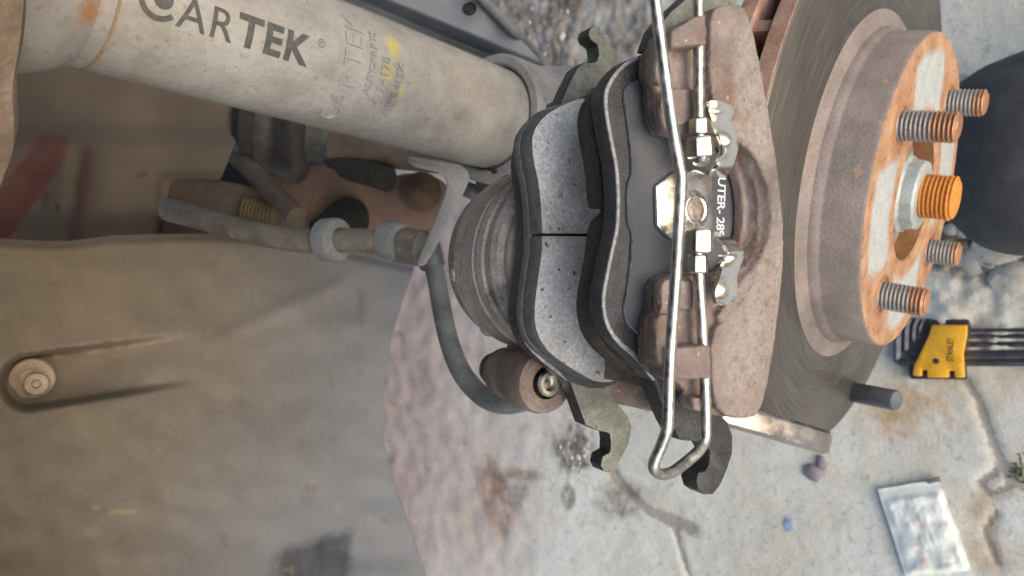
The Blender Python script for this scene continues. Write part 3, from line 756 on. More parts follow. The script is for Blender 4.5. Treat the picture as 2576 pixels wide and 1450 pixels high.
# printed maker's lettering along the tube, thin CAR and heavy TEK, and a stylised C with a ball
def stroke_text():
    on_tube('lettering', 'AR', 13.8, -162.0, .045, 0, M['print'], .05, 0, 1.08)
    on_tube('lettering', 'TEK', 13.8, -138.6, .065, 0, M['print'], .5, 0, 1.12)
stroke_text()
def tube_ring(r0, r1, t0, t1, s0, phi0, n=40):
    vs = []; fs = []
    for k in range(n + 1):
        t = t0 + (t1 - t0) * k / n
        for r in (r0, (r0 + r1) / 2, r1):
            phi = phi0 + r * math.sin(t) / SR
            vs.append(SP1 + SDN * (s0 + r * math.cos(t)) + (e1 * math.cos(phi) + e2 * math.sin(phi)) * (SR + .15))
    for k in range(n):
        for q in range(2): fs.append([k * 3 + q, k * 3 + q + 1, k * 3 + q + 4, k * 3 + q + 3])
    mb = MB(); mb.add(vs, fs); return mb
part('lettering', tube_ring(4.7, 6.4, math.radians(48), math.radians(318), -176.5, .12), M['print'], strut)
part('lettering', tube_ring(.02, 2.9, 0, 2 * math.pi, -175.6, .13), M['print'], strut)
part('lettering', tube_ring(1.2, 1.45, 0, 2 * math.pi, -120.6, .26), M['print'], strut)
on_tube('lettering', 'R', 1.9, -120.6, .26, 0, M['print'])
for txt, size, s0, ph, sp in (('CARTEK', 11.5, -106, .0, 1.06), ('AUTOPARTS', 4.2, -97.3, .25, 1.02), ('4774178', 5.6, -91.0, .02, 1.0), ('80K2415X', 4.8, -83.6, -.04, 1.0)):
    on_tube('stamped_lettering', txt, size, s0, ph, 1, M['strut'], -.10 if size > 8 else 0, .5, sp, lift=.1)
part('stamped_frame', tube_ring(18.6, 19.1, math.radians(110), math.radians(250), -94, 0), M['strut'], strut)
# hose bracket welded to the tube: a bent strip that ends in a saddle round the hose
def slab(px, z, t, bevel_dir=None, zf=None):
    fr = [D(x, y, zf(x, y) if zf else z) for x, y in px]
    return fr, [p * (1 + t / p.length) for p in fr]
brk_px = [(1022, 388), (1060, 392), (1105, 402), (1150, 412), (1172, 424), (1183, 442), (1176, 466), (1150, 520), (1110, 598), (1082, 650), (1066, 672), (1046, 668), (1060, 630), (1085, 575), (1112, 510), (1124, 470), (1122, 450), (1108, 436), (1075, 428), (1030, 418)]
f, b = slab(chaikin([V((x, y, 0)) for x, y in brk_px], 1), 0, 3.0, zf=lambda x, y: 0) if False else slab([(p.x, p.y) for p in chaikin([V((x, y, 0)) for x, y in brk_px], 1)], 344, 3.2, zf=lambda x, y: 350 - .075 * (y - 400))
mb = MB(); mb.prism(f, b); part('hose_bracket', mb, M['bracket'], strut, bevel=.8)
mb = MB(); mb.tube([D(1030, 396, 350), D(1105, 409, 350), D(1160, 424, 349)], 1.6, 8); part('bracket_lip', mb, M['bracket'], strut)
# the collar below, bolted to the knuckle
mb = MB(); mb.lathe(SP1, SDN, [(-10, SR + .3), (-8, SR + 5), (4, SR + 6), (18, SR + 6), (24, SR + 3), (24, 0)], 64, e1)

# ------------------------------------------------------------------ knuckle behind the strut foot
kf = Frame(D(1340, 250, 400))
knuckle = thing('steering_knuckle', 'grey cast steering knuckle clamp at the foot of the strut', 'knuckle', kf)
kp = [(1236, 166), (1300, 161), (1380, 168), (1462, 163), (1452, 215), (1432, 262), (1420, 330), (1330, 420), (1322, 360), (1324, 290), (1312, 248), (1290, 212), (1262, 190)]
kp = [(p.x, p.y) for p in chaikin([V((x, y, 0)) for x, y in kp], 2)]
mb = MB(); mb.lathe(SP1, SDN, [(30, SR + .2), (-2.2, SR + .9), (-3.4, SR + 2.2), (-3.2, SR + 5.6), (-1.5, SR + 7.2), (34, SR + 8)], 80, e1)
part('clamp_collar', mb, M['grey_cast'], knuckle)
f, b = slab(kp, 0, 26, zf=lambda x, y: 392 + .02 * (1460 - x))
mb = MB(); mb.prism(f, b); part('clamp_ear', mb, M['grey_cast'], knuckle, bevel=2.0)
mb = MB(); ax = (SDN * .9 + V((0, .2, .1))).normalized()
mb.lathe(D(1285, 395, 372), V((.2, .3, 1)).normalized(), [(-30, 14), (-4, 14), (2, 12.5), (4, 9), (4, 0)], 32)
part('bolt_boss', mb, M['dirt_metal'], knuckle)
mb = MB(); mb.tube(spline([D(1238, 330, 380), D(1245, 395, 366), D(1250, 430, 362), D(1300, 446, 358)], 6), 3.2, 10)
part('rubber_cover', mb, M['black_rubber'], knuckle)
mb = MB(); mb.box(D(1235, 458, 400), V((6, 0, 0)), V((0, 6, 0)), V((0, 0, 6))); part('bolt_head', mb, M['dark_steel'], knuckle, bevel=1.5)
mb = MB(); mb.box(D(1188, 483, 410), V((5, -2, 0)), V((1, 4, 0)), V((0, 0, 6))); part('bolt_head', mb, M['dark_steel'], knuckle, bevel=1)

# ------------------------------------------------------------------ drive shaft, tie rod, control arm in the gap
df = Frame(D(720, 340, 520))
shaft = thing('drive_shaft', 'black ribbed rubber boot and dark shaft below the strut tube', 'drive shaft', df)
ax = V((.93, -.10, -.12)).normalized(); o = D(672, 318, 505)
mb = MB(); mb.lathe(o, ax, [(-16, 30), (-10, 37), (0, 38), (6, 33), (12, 33), (18, 37), (24, 37), (28, 33), (30, 24), (44, 21)], 64)
part('ribbed_boot', mb, M['black_rubber'], shaft)
mb = MB(); mb.lathe(o, ax, [(30, 22), (60, 19), (150, 17), (190, 17)], 40); part('joint_tube', mb, M['dirt_metal'], shaft)
tf = Frame(D(660, 450, 500))
tie = thing('tie_rod', 'dirty brown tie rod running diagonally left of the brake hose', 'tie rod', tf)
mb = MB(); mb.tube([D(470, 270, 545), D(560, 358, 505), D(650, 446, 470), D(745, 545, 446)], [6.5, 6.5, 6.5, 6.5], 14); part('rod', mb, M['dirt_metal'], tie)
mb = MB()
prof = []
for k in range(9): prof += [(k * 2.4, 7.6), (k * 2.4 + 1.2, 8.8)]
mb.lathe(D(612, 528, 470), V((.95, -.18, 0)).normalized(), [(0, 0)] + prof + [(22, 0)], 24)
part('threaded_adjuster', mb, M['thread_gold'], tie)
mb = MB(); fpx = [(430, 440), (560, 455), (640, 470), (690, 540), (640, 610), (520, 610), (400, 615)]
f, b = slab(fpx, 0, 22, zf=lambda x, y: 474 - .02 * (y - 450)); mb.prism(f, b); part('rod_mount', mb, M['dirt_metal'], tie, bevel=2)
cf = Frame(D(860, 520, 560))
arm = thing('control_arm', 'reddish dusty control arm plate behind the brake hose', 'control arm', cf)
apx = [(660, 440), (720, 400), (780, 395), (860, 440), (960, 470), (1000, 436), (1080, 436), (1135, 470), (1130, 540), (1095, 600), (1060, 660), (960, 670), (760, 640), (690, 600), (640, 560)]
apx = [(p.x, p.y) for p in chaikin([V((x, y, 0)) for x, y in apx], 2)]
f, b = slab(apx, 0, 14, zf=lambda x, y: 560 + .03 * (x - 800)); mb = MB(); mb.prism(f, b); part('arm_plate', mb, M['red_dirt'], arm, bevel=3)
mb = MB(); mb.lathe(D(1060, 482, 552), V((.1, -.1, 1)).normalized(), [(-8, 15), (-2, 15), (1, 12), (3, 8), (5, 5), (5.5, 0)], 28); part('ball_joint', mb, M['rust_lump'], arm, label='orange brown rusted ball joint')
mb = MB(); bp = [(770, 560), (800, 548), (835, 510), (870, 494), (905, 500), (928, 530), (930, 575), (900, 600), (800, 600)]
bp = [(p.x, p.y) for p in chaikin([V((x, y, 0)) for x, y in bp], 2)]
f, b = slab(bp, 0, 12, zf=lambda x, y: 548); mb.prism(f, b); part('shadow_hole', mb, M['cavity'], arm, bevel=3)  # black slab standing in for the shadowed hole in the arm plate
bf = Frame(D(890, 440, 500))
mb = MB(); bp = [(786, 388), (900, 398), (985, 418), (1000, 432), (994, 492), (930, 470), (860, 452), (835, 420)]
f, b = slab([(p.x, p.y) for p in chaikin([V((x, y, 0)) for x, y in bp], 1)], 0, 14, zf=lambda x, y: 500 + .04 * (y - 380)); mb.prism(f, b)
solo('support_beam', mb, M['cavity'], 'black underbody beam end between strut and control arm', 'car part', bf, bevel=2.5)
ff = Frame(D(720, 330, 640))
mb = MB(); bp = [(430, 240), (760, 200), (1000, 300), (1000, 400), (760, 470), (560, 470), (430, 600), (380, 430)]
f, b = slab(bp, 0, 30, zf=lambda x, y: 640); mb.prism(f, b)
solo('subframe', mb, M['cavity'], 'black shadowed subframe seen through the gap below the strut', 'car part', ff, bevel=3)  # its near-black colour carries the shade of the gap

# ------------------------------------------------------------------ brake hose
hf = Frame(D(1000, 605, 345))
hose = thing('brake_hose', 'dusty grey rubber brake hose with two collars looping down to the caliper', 'hose', hf)
p1 = spline([D(425, 528, 400), D(500, 548, 386), D(600, 577, 370), D(700, 598, 358), D(800, 608, 350), D(900, 605, 346), D(1000, 612, 345), D(1060, 630, 344)], 8)
mb = MB(); mb.tube(p1, [5.8 + .6 * max(0, 1 - i / 24) for i in range(len(p1))], 20); part('sleeve', mb, M['hose_brown'], hose)
def collar(name, c, ax, prof, mat):
    mb = MB(); mb.lathe(c, ax, prof, 40); return part(name, mb, mat, hose)
ax1 = (D(900, 606, 346) - D(760, 605, 353)).normalized()
collar('collar', D(836, 604, 349), (ax1 + V((0, .0, .30))).normalized(), [(-5.5, 5.6), (-5.5, 9.2), (-4.4, 10.4), (3.2, 10.6), (4.6, 9.6), (5.0, 5.6)], M['grommet'])
collar('collar', D(990, 606, 345), (ax1 + V((0, -.12, .30))).normalized(), [(-5.6, 5.4), (-5.6, 8.4), (-4.6, 9.3), (3.0, 9.3), (4.4, 8.4), (4.8, 6)], M['grommet'])
collar('ferrule', D(1040, 622, 344), (ax1 + V((0, -.14, .2))).normalized(), [(-9, 5.6), (-9, 8.6), (5, 8.6), (6, 7.6), (10, 7), (10, 0)], M['hose_brown'])
p2 = spline([D(1082, 640, 346), D(1098, 700, 343), D(1112, 780, 338), D(1130, 860, 332), D(1160, 935, 325), D(1205, 990, 316), D(1255, 1014, 306), D(1310, 1010, 298), D(1352, 985, 293), D(1385, 935, 289), D(1400, 880, 284), D(1405, 820, 278)], 8)
mb = MB(); mb.tube(p2, 4.5, 20); part('flexible_hose', mb, M['hose'], hose)
mb = MB(); mb.lathe(D(1082, 640, 346), V((.2, -1, .1)).normalized(), [(-8, 0), (-8, 5.2), (0, 6.2), (6, 6.2), (7, 5.2)], 24); part('crimp', mb, M['dark_steel'], hose)

# ------------------------------------------------------------------ caliper frame: A = outboard normal of the pads, U = outward, Vv = along the pads
CA = V((.5, -.03, .865)).normalized()
CV = (V((.02, 1, 0)) - CA * V((.02, 1, 0)).dot(CA)).normalized()
CU = CV.cross(CA)
CP0 = D(1745, 530, 175)
def hit(x, y, off):
    d = ray(x, y); return d * ((CA.dot(CP0) + off) / CA.dot(d))
def uvp(x, y, off):
    r = hit(x, y, off) - CP0; return r.dot(CU), r.dot(CV)
def cal(u, v, o): return CP0 + CU * u + CV * v + CA * o
CF = Frame(CP0, CU, CV, CA)
def plate(px, off, o0, o1, ch=1, shrink=0, taper=0):
    """outline read on the plane 'off', extruded from o0 back to o1"""
    uv = [V((*uvp(x, y, off), 0)) for x, y in px]
    if ch: uv = chaikin(uv, ch)
    area = sum(a.x * b.y - b.x * a.y for a, b in zip(uv, uv[1:] + uv[:1]))
    if area < 0: uv = uv[::-1]
    return [cal(p.x, p.y, o0) for p in uv], [cal(p.x, p.y, o1) for p in uv]
def pl(mb, *a, **k):
    f, b = plate(*a, **k); mb.prism(f, b); return mb

# outer pad
OUT_LEFT = [(1605, 141), (1563, 162), (1527, 209), (1518, 248), (1524, 300), (1537, 366), (1548, 420), (1553, 500), (1550, 575), (1538, 625), (1522, 700), (1513, 755), (1521, 815), (1548, 862), (1605, 908), (1640, 958)]
outer = thing('outer_brake_pad', 'outer brake pad with black woven shim and bright clip, nearest the caliper fingers', 'brake pad', CF, 'brake pads in the caliper')
body_px = OUT_LEFT + [(1700, 985), (1780, 960), (1840, 930), (1880, 750), (1888, 560), (1880, 350), (1850, 160), (1790, 110), (1690, 110)]
bp_ = part('backing_plate', pl(MB(), body_px, 0, 0, -5.2, 1), M['plate_black'], outer, bevel=.7)
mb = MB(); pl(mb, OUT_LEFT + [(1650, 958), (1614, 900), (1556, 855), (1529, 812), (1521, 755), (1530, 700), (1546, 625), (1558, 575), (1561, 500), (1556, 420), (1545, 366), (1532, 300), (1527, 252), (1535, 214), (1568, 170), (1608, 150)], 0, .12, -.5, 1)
part('edge_highlight', mb, M['plate_edge'], bp_, bevel=.15)  # edge highlight of the plate, painted as a pale strip
ear_lo = [(1640, 940), (1668, 1020), (1690, 1068), (1712, 1108), (1753, 1112), (1778, 1119), (1788, 1138), (1786, 1172), (1776, 1186), (1758, 1190), (1753, 1212), (1760, 1236), (1775, 1246), (1796, 1245), (1814, 1222), (1832, 1180), (1844, 1142), (1845, 1098), (1832, 1062), (1800, 1030), (1790, 930)]
part('ear', pl(MB(), ear_lo, 0, -.15, -5.8, 0), M['plate_black'], bp_, bevel=.4)
ear_hi = [(1640, 120), (1660, 66), (1688, 30), (1712, 10), (1738, -14), (1775, -40), (1800, -80), (1850, -90), (1858, -20), (1850, 60), (1840, 150)]
part('ear', pl(MB(), ear_hi, 0, -.15, -5.8, 0), M['plate_olive'], bp_, bevel=.4, side=M['plate_black'])
FR = [(1610, 141), (1560, 160), (1512, 205), (1466, 253), (1452, 295), (1455, 347), (1464, 390), (1474, 450), (1478, 512), (1484, 528), (1505, 524), (1514, 530), (1500, 544), (1486, 556), (1476, 590), (1470, 650), (1456, 715), (1448, 775), (1461, 840), (1500, 890), (1566, 935), (1630, 956)]
fr_px = FR + [(1720, 940), (1790, 850), (1810, 560), (1790, 250), (1720, 150)]
part('friction_material', pl(MB(), fr_px, -15, -9.2, -15.4, 1), M['friction_dark'], outer, bevel=.5)
FR2 = [(x + 6 if i not in (0, 1, len(FR) - 1) else x + 2, y) for i, (x, y) in enumerate(FR) if i not in (10, 11, 12)]
part('underlayer', pl(MB(), FR2 + [(1720, 930), (1790, 850), (1810, 560), (1790, 250), (1720, 160)], -15, -4.8, -8.9, 1), M['friction_dark'], outer, bevel=.4)
SH = [(1640, 180), (1610, 197), (1570, 217), (1563, 242), (1573, 300), (1581, 366), (1585, 425), (1582, 445), (1574, 466), (1573, 500), (1574, 562), (1586, 586), (1583, 650), (1572, 740), (1563, 775), (1570, 812), (1600, 842), (1640, 880)]
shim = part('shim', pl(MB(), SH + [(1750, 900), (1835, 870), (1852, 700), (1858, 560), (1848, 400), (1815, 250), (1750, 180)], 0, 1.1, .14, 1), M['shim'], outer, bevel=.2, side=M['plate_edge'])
def cal_text(name, txt, size, x, y, off, mat, parent, offset=0, squash=1):
    vs, fs = text_mesh(txt, size, offset, .03, .92, 5)
    u0, v0 = uvp(x, y, off); mb = MB()
    mb.add([cal(u0 + p.y * squash, v0 - p.x * .88, off + p.z) for p in vs], fs); return part(name, mb, mat, parent)
cal_text('lettering', 'OUTER- 289F', 4.0, 1813, 515, 1.22, M['white_print'], shim, .04, .92)
cal_text('lettering', 'N2', 4.0, 1815, 662, 1.22, M['white_print'], shim, .04, .92)
# bright spring clip riveted to the pad
cpx = [(1649, 469), (1680, 444), (1694, 434), (1750, 430), (1790, 440), (1792, 577), (1742, 577), (1715, 590), (1688, 604), (1669, 587), (1651, 568)]
clip = part('spring_clip', pl(MB(), cpx, 2, 2.4, 1.3, 0), M['chrome'], outer, bevel=.3)
def ribbon(pts, th=.9):
    """bent strip: (x, y) of its left and right edge and its height above the pad"""
    pts = [(xl, yl, xr, yr, h * .78) for (xl, yl, xr, yr, h) in pts]
    L = spline([V((*uvp(xl, yl, h), h)) for (xl, yl, xr, yr, h) in pts], 6); R_ = spline([V((*uvp(xr, yr, h2), h2)) for (xl, yl, xr, yr, h2) in pts], 6)
    mb = MB(); n = len(L); vs = []; fs = []
    for i in range(n):
        for t in (0, .25, .5, .75, 1):
            q = L[i].lerp(R_[i], t); vs.append(cal(q.x, q.y, q.z + .6 * math.sin(math.pi * t)))
        for t in (1, .75, .5, .25, 0):
            q = L[i].lerp(R_[i], t); vs.append(cal(q.x, q.y, q.z - th + .6 * math.sin(math.pi * t)))
    m = 10
    for i in range(n - 1):
        for k in range(m): fs.append([i * m + k, i * m + (k + 1) % m, (i + 1) * m + (k + 1) % m, (i + 1) * m + k])
    fs += [list(range(m)), list(range((n - 1) * m, n * m))[::-1]]
    mb.add(vs, fs); return mb
part('spring_arm', ribbon([(1738, 436, 1788, 440, 2.0), (1748, 428, 1796, 430, 4.5), (1786, 440, 1822, 447, 10), (1797, 424, 1836, 432, 15), (1815, 385, 1850, 402, 19), (1817, 362, 1858, 364, 21), (1808, 338, 1852, 336, 20.5), (1796, 312, 1842, 312, 18), (1786, 288, 1840, 296, 16), (1783, 272, 1847, 284, 16), (1784, 258, 1840, 266, 17.5), (1788, 254, 1822, 258, 18)]), M['chrome'], clip, sharp=50)
part('spring_arm', ribbon([(1742, 575, 1790, 572, 2.0), (1760, 585, 1796, 582, 5), (1800, 596, 1846, 604, 12), (1822, 618, 1862, 622, 17), (1829, 642, 1872, 638, 20.5), (1820, 668, 1864, 668, 20), (1812, 696, 1854, 698, 17.5), (1803, 722, 1856, 722, 16), (1799, 746, 1854, 746, 16), (1803, 762, 1844, 760, 17), (1812, 768, 1832, 767, 17.6)]), M['chrome'], clip, sharp=50)
mb = MB(); ru, rv = uvp(1745, 529, 2.4)
mb.lathe(cal(ru, rv, 2.3), CA, [(0, 5.0), (.3, 4.2), (.9, 3.6), (1.1, 3.2), (.9, 2.75), (.5, 2.7)], 40)
rvt = part('rivet', mb, M['chrome'], clip)
mb = MB(); mb.lathe(cal(ru, rv, 2.5), CA, [(.4, 2.8), (.75, 2.4), (.85, 1.2), (.8, 0)], 32); part('rivet_face', mb, M['rivet'], clip)

# inner pad
inner = thing('inner_brake_pad', 'inner brake pad with grey speckled friction face and olive hooked ears, against the piston', 'brake pad', CF, 'brake pads in the caliper')
IN_L = [(1420, 262), (1396, 266), (1368, 278), (1345, 300), (1322, 335), (1309, 380), (1305, 420), (1312, 470), (1324, 529), (1324, 586), (1314, 686), (1300, 770), (1299, 800), (1314, 856), (1349, 899), (1406, 943), (1432, 965)]
ibody = IN_L + [(1500, 985), (1560, 965), (1620, 880), (1650, 700), (1655, 560), (1640, 380), (1580, 250), (1500, 225)]
ip = part('backing_plate', pl(MB(), ibody, -48, -48, -53.4, 1), M['plate_black'], inner, bevel=.7)
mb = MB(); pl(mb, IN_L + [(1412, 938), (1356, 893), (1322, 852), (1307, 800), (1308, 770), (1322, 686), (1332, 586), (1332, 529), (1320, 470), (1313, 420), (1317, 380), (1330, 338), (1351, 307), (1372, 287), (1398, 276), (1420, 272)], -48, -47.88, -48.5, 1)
part('edge_highlight', mb, M['plate_edge'], ip, bevel=.15)  # pale strip painted as the highlight along the inner plate's edge
iel = [(1425, 930), (1440, 975), (1458, 1025), (1474, 1070), (1508, 1085), (1535, 1091), (1538, 1112), (1537, 1138), (1517, 1149), (1512, 1172), (1520, 1187), (1535, 1191), (1549, 1183), (1562, 1158), (1583, 1120), (1591, 1076), (1582, 1048), (1553, 1015), (1537, 990), (1536, 940)]
part('ear', pl(MB(), iel, -48, -48.15, -54.2, 0), M['plate_olive'], ip, bevel=.4, side=M['plate_black'])
ieh = [(1396, 300), (1409, 266), (1430, 217), (1453, 172), (1472, 156), (1490, 158), (1503, 153), (1508, 138), (1504, 112), (1487, 100), (1481, 86), (1485, 72), (1496, 64), (1510, 68), (1524, 88), (1539, 113), (1553, 131), (1560, 158), (1560, 220), (1540, 300)]
part('ear', pl(MB(), ieh, -48, -48.15, -54.2, 0), M['plate_olive'], ip, bevel=.4, side=M['plate_black'])
IF_ = [(1472, 243), (1410, 266), (1368, 293), (1345, 325), (1338, 350), (1341, 400), (1356, 464), (1362, 529), (1364, 578), (1364, 586), (1366, 588), (1380, 588)]
IF2 = [(1380, 594), (1366, 594), (1364, 596), (1364, 604), (1363, 638), (1352, 710), (1345, 770), (1345, 815), (1358, 856), (1384, 890), (1427, 921), (1471, 947), (1500, 962), (1545, 962), (1585, 940)]
part('friction_block', pl(MB(), IF_ + [(1480, 588), (1600, 590), (1630, 400), (1560, 260)], -38, -38, -45, 1), M['friction_grey'], inner, bevel=.5, side=M['friction_side'])
part('friction_block', pl(MB(), IF2 + [(1612, 890), (1630, 760), (1635, 597), (1480, 595)], -38, -38, -45, 1), M['friction_grey'], inner, bevel=.5, side=M['friction_side'])
part('friction_base', pl(MB(), [(x - 2, y) for x, y in IF_[:-2]] + [(x - 2, y) for x, y in IF2[2:]] + [(1590, 900), (1630, 760), (1638, 560), (1630, 400), (1560, 260)], -38, -44.5, -47.9, 1), M['friction_side'], inner, bevel=.4)

# caliper body
caliper = thing('brake_caliper', 'rusty brown cast brake caliper with two fingers across the pads', 'caliper', CF)
mb = MB()
RIGHT = [(1805, 14), (1850, 8), (1880, 26), (1906, 130), (1936, 300), (1962, 470), (1972, 590), (1967, 710), (1950, 850), (1928, 980), (1908, 1044), (1870, 1056), (1800, 1047)]
low = [(1650, 347), (1628, 322), (1620, 265), (1620, 215), (1607, 195), (1607, 150), (1640, 104), (1690, 70), (1750, 40), (1800, 25), (1830, 40), (1850, 200), (1890, 400), (1900, 590), (1885, 800), (1850, 980), (1800, 1030), (1745, 1030), (1738, 1002), (1700, 985), (1650, 945), (1612, 930), (1605, 860), (1607, 805), (1624, 780), (1624, 722), (1640, 697), (1690, 684), (1770, 690), (1812, 667), (1840, 622), (1852, 545), (1843, 460), (1815, 385), (1780, 352), (1720, 354)]
pl(mb, low, 2, 4.5, 1.4, 1)
mid_ = [(1700, 340), (1668, 318), (1655, 262), (1655, 215), (1645, 195), (1645, 155), (1670, 110), (1720, 74), (1780, 36)] + RIGHT + [(1760, 1036), (1755, 1002), (1730, 985), (1690, 950), (1650, 930), (1640, 860), (1642, 805), (1662, 780), (1662, 725), (1680, 700), (1720, 690), (1800, 696), (1868, 680), (1902, 630), (1914, 545), (1904, 455), (1872, 370), (1815, 334), (1750, 336)]
pl(mb, mid_, 8, 7.6, 3.6, 1)
rim = [(1788, 40)] + RIGHT[:-1] + [(1808, 1042), (1792, 980), (1786, 840), (1846, 785), (1884, 740), (1900, 680), (1934, 605), (1942, 545), (1934, 475), (1900, 395), (1850, 330), (1800, 285), (1784, 200), (1786, 110)]
pl(mb, rim, 10, 10.3, 6, 1)
arc0 = [(1770, 690), (1812, 667), (1840, 622), (1852, 545), (1843, 460), (1815, 385), (1780, 352)]
arc1 = [(1840, 760), (1900, 680), (1934, 605), (1942, 545), (1934, 475), (1900, 395), (1830, 320)]
for k in range(1, 9):                               # the sloping wall round the window
    t = k / 9; off = 2 + 8 * t
    arc_t = [(p[0] * (1 - t) + q[0] * t, p[1] * (1 - t) + q[1] * t) for p, q in zip(arc0, arc1)]
    pl(mb, [(x - 7.4 * (10 - off) - 3, y) for x, y in RIGHT[3:9]] + [(1800, 800)] + arc_t + [(1800, 300)], off, off + .5, off - 1.2, 0)
lugs = [([(1690, 78), (1745, 44), (1776, 34), (1780, 112), (1740, 116), (1690, 122)], 14, 6), ([(1650, 165), (1655, 128), (1674, 106), (1694, 96), (1694, 206), (1660, 212), (1650, 200)], 10, 6),
        ([(1664, 232), (1700, 222), (1752, 224), (1750, 300), (1705, 318), (1680, 332), (1664, 310)], 9.0, 6), ([(1650, 806), (1664, 792), (1700, 792), (1700, 948), (1672, 950), (1652, 905)], 10.5, 6),
        ([(1692, 876), (1788, 868), (1790, 954), (1692, 957)], 14, 6), ([(1664, 716), (1676, 704), (1748, 706), (1746, 780), (1664, 780)], 9.0, 6), ([(1742, 1000), (1792, 1002), (1796, 1042), (1746, 1034)], 11, 6)]
for px, h, h1 in lugs: pl(mb, px, h, h, h1, 0)
# bridge over the pads' far edge towards the piston housing
uc, _ = uvp(1890, 560, 0)
for v0, v1 in ((-46, -22), (16, 40)):
    mb.box(cal(uc - 11, (v0 + v1) / 2, -36), CU * 5, CV * ((v1 - v0) / 2), CA * 38)
cast_part('finger_bridge', mb, M['caliper'], caliper, .5, 2, .2, .4)
HU, HV = uvp(1440, 655, -62)
ho = cal(HU, HV, 0)
mb = MB(); mb.lathe(ho, CA, [(-53.6, 0), (-53.6, 22), (-58, 22), (-58, 0)], 64); part('piston', mb, M['hub_steel'], caliper)
mb = MB(); mb.lathe(ho, CA, [(-55.6, 22), (-55.2, 24.0), (-56.0, 25), (-56.8, 23.6), (-57.6, 23.6), (-58.2, 26.0), (-59.2, 26.4), (-59.8, 24.6), (-60.6, 24.6), (-61.0, 27.4), (-62.4, 27.4)], 72); part('dust_boot', mb, M['boot'], caliper)
mb = MB(); mb.lathe(ho, CA, [(-60, 24), (-60.6, 28.4), (-62.6, 29.6), (-65, 29.6), (-65.6, 28.3), (-66.6, 28.3), (-67.2, 30.2), (-70, 30.6), (-71, 29.2), (-72, 29.2), (-72.8, 30.6), (-86, 30.6), (-87, 29.8), (-94, 28.8), (-98, 26.5), (-100, 21), (-100.6, 0)], 72)
uc, _ = uvp(1900, 560, 0)
mb.box(cal((HU + uc) / 2 + 4, HV + 4, -78), CU * ((uc - HU) / 2), CV * 30, CA * 9)
part('piston_housing', mb, M['housing'], caliper, sharp=30)
for x, y, r in ((1206, 795, 2.6), (1228, 826, 2.2), (1152, 690, 2.4)):
    mb = MB(); q = hit(x, y, -88); mb.lathe(q, (q - cal(HU, HV, -88)).normalized() + CA * -.2, [(-8, r + .6), (0, r + .4), (2, r), (2.6, r * .5), (2.6, 0)], 16); part('boss', mb, M['housing'], caliper)
# slide pin at the lower end
SU, SV = uvp(1372, 962, -60); so_ = cal(SU, SV, 0)
mb = MB(); mb.lathe(so_, CA, [(-59, 5.2), (-58.6, 8.2), (-59.6, 9.6), (-62, 10.2), (-70, 10.2), (-71, 9.6), (-78, 9.2), (-86, 8.2), (-89, 6.6), (-89, 0)], 48)
mb.box(cal((SU + HU) / 2, (SV + HV) / 2 - 4, -74), (CU * (SU - HU) + CV * (SV - HV)) * .32, (CU * (HV - SV) + CV * (SU - HU)).normalized() * 6, CA * 6)
part('slide_pin_boss', mb, M['caliper'], caliper, sharp=35)
mb = MB(); mb.lathe(so_, CA, [(-88, 6.4), (-90, 6.6), (-94, 5.6), (-96, 3.6), (-96.5, 0)], 32); part('pin_boot', mb, M['black_rubber'], caliper)
mb = MB(); mb.lathe(so_, CA, [(-62, 0), (-62, 5.4), (-58.9, 5.4)], 32); part('pin_recess', mb, M['cavity'], caliper)
mb = MB(); mb.lathe(so_, CA, [(-62, 4.2), (-57.6, 4.2), (-57.0, 3.6), (-57.0, 2.5), (-59, 2.2), (-59, 0)], 32); part('pin_bolt', mb, M['nut'], caliper)
mb = MB(); mb.tube(spline([hit(1400, 962, -76), hit(1480, 968, -72), hit(1560, 978, -66), hit(1650, 996, -54), hit(1740, 1008, -34), hit(1800, 1000, -8)], 4), 5.4, 20)
part('bridge_arm', mb, M['caliper'], caliper)

# ------------------------------------------------------------------ wire retaining spring with sleeves
wires = thing('wire_spring', 'bright bent wire spring with hex sleeves running across the caliper fingers', 'wire spring', CF)
path = [(1763, 398, 16), (1760, 340, 16), (1758, 250, 16), (1758, 120, 16), (1757, 20, 16), (1756, -60, 17), (1748, -110, 19), (1715, -150, 21), (1670, -170, 22), (1645, -150, 22.5), (1638, -80, 22.5), (1648, 0, 22.5), (1668, 150, 22), (1690, 310, 21.5), (1706, 405, 21.5), (1713, 440, 21.5), (1713, 475, 21.5), (1709, 550, 21.5), (1697, 740, 21.5), (1686, 900, 21.5), (1680, 1060, 21), (1677, 1085, 21), (1664, 1122, 20), (1648, 1158, 19), (1645, 1178, 18.5), (1660, 1193, 18), (1688, 1190, 17.5), (1722, 1166, 17), (1758, 1134, 16.5), (1772, 1108, 16), (1776, 1075, 16), (1773, 960, 16), (1766, 820, 16), (1758, 700, 16), (1755, 600, 16)]
pts = spline([hit(x, y, h - 4.5) for x, y, h in path], 6)
mb = MB(); mb.tube(pts, 1.24, 14); part('wire', mb, M['wire'], wires)
def nut(p0, p1, r, h0=11.5, name='hex_sleeve'):
    a, b = hit(*p0, h0), hit(*p1, h0); ax = (b - a)
    mb = MB(); mb.lathe(a, ax, [(0, 1.1), (0, r * .86), (.35, r), (ax.length - .35, r), (ax.length, r * .86), (ax.length, 1.1)], 6, CA)
    return part(name, mb, M['nut'], wires, bevel=.12, sharp=25)
nut((1758, 298), (1759, 340), 2.25); nut((1761, 345), (1764, 398), 3.15); nut((1761, 577), (1760, 638), 3.15); nut((1756, 641), (1756, 688), 2.2)
mb = MB(); a = hit(1763, 396, 11.5); mb.lathe(a, hit(1765, 412, 12) - a, [(0, 1.9), (1.2, 1.8), (1.7, 1.2), (1.7, 0)], 24); part('wire_end', mb, M['nut'], wires)

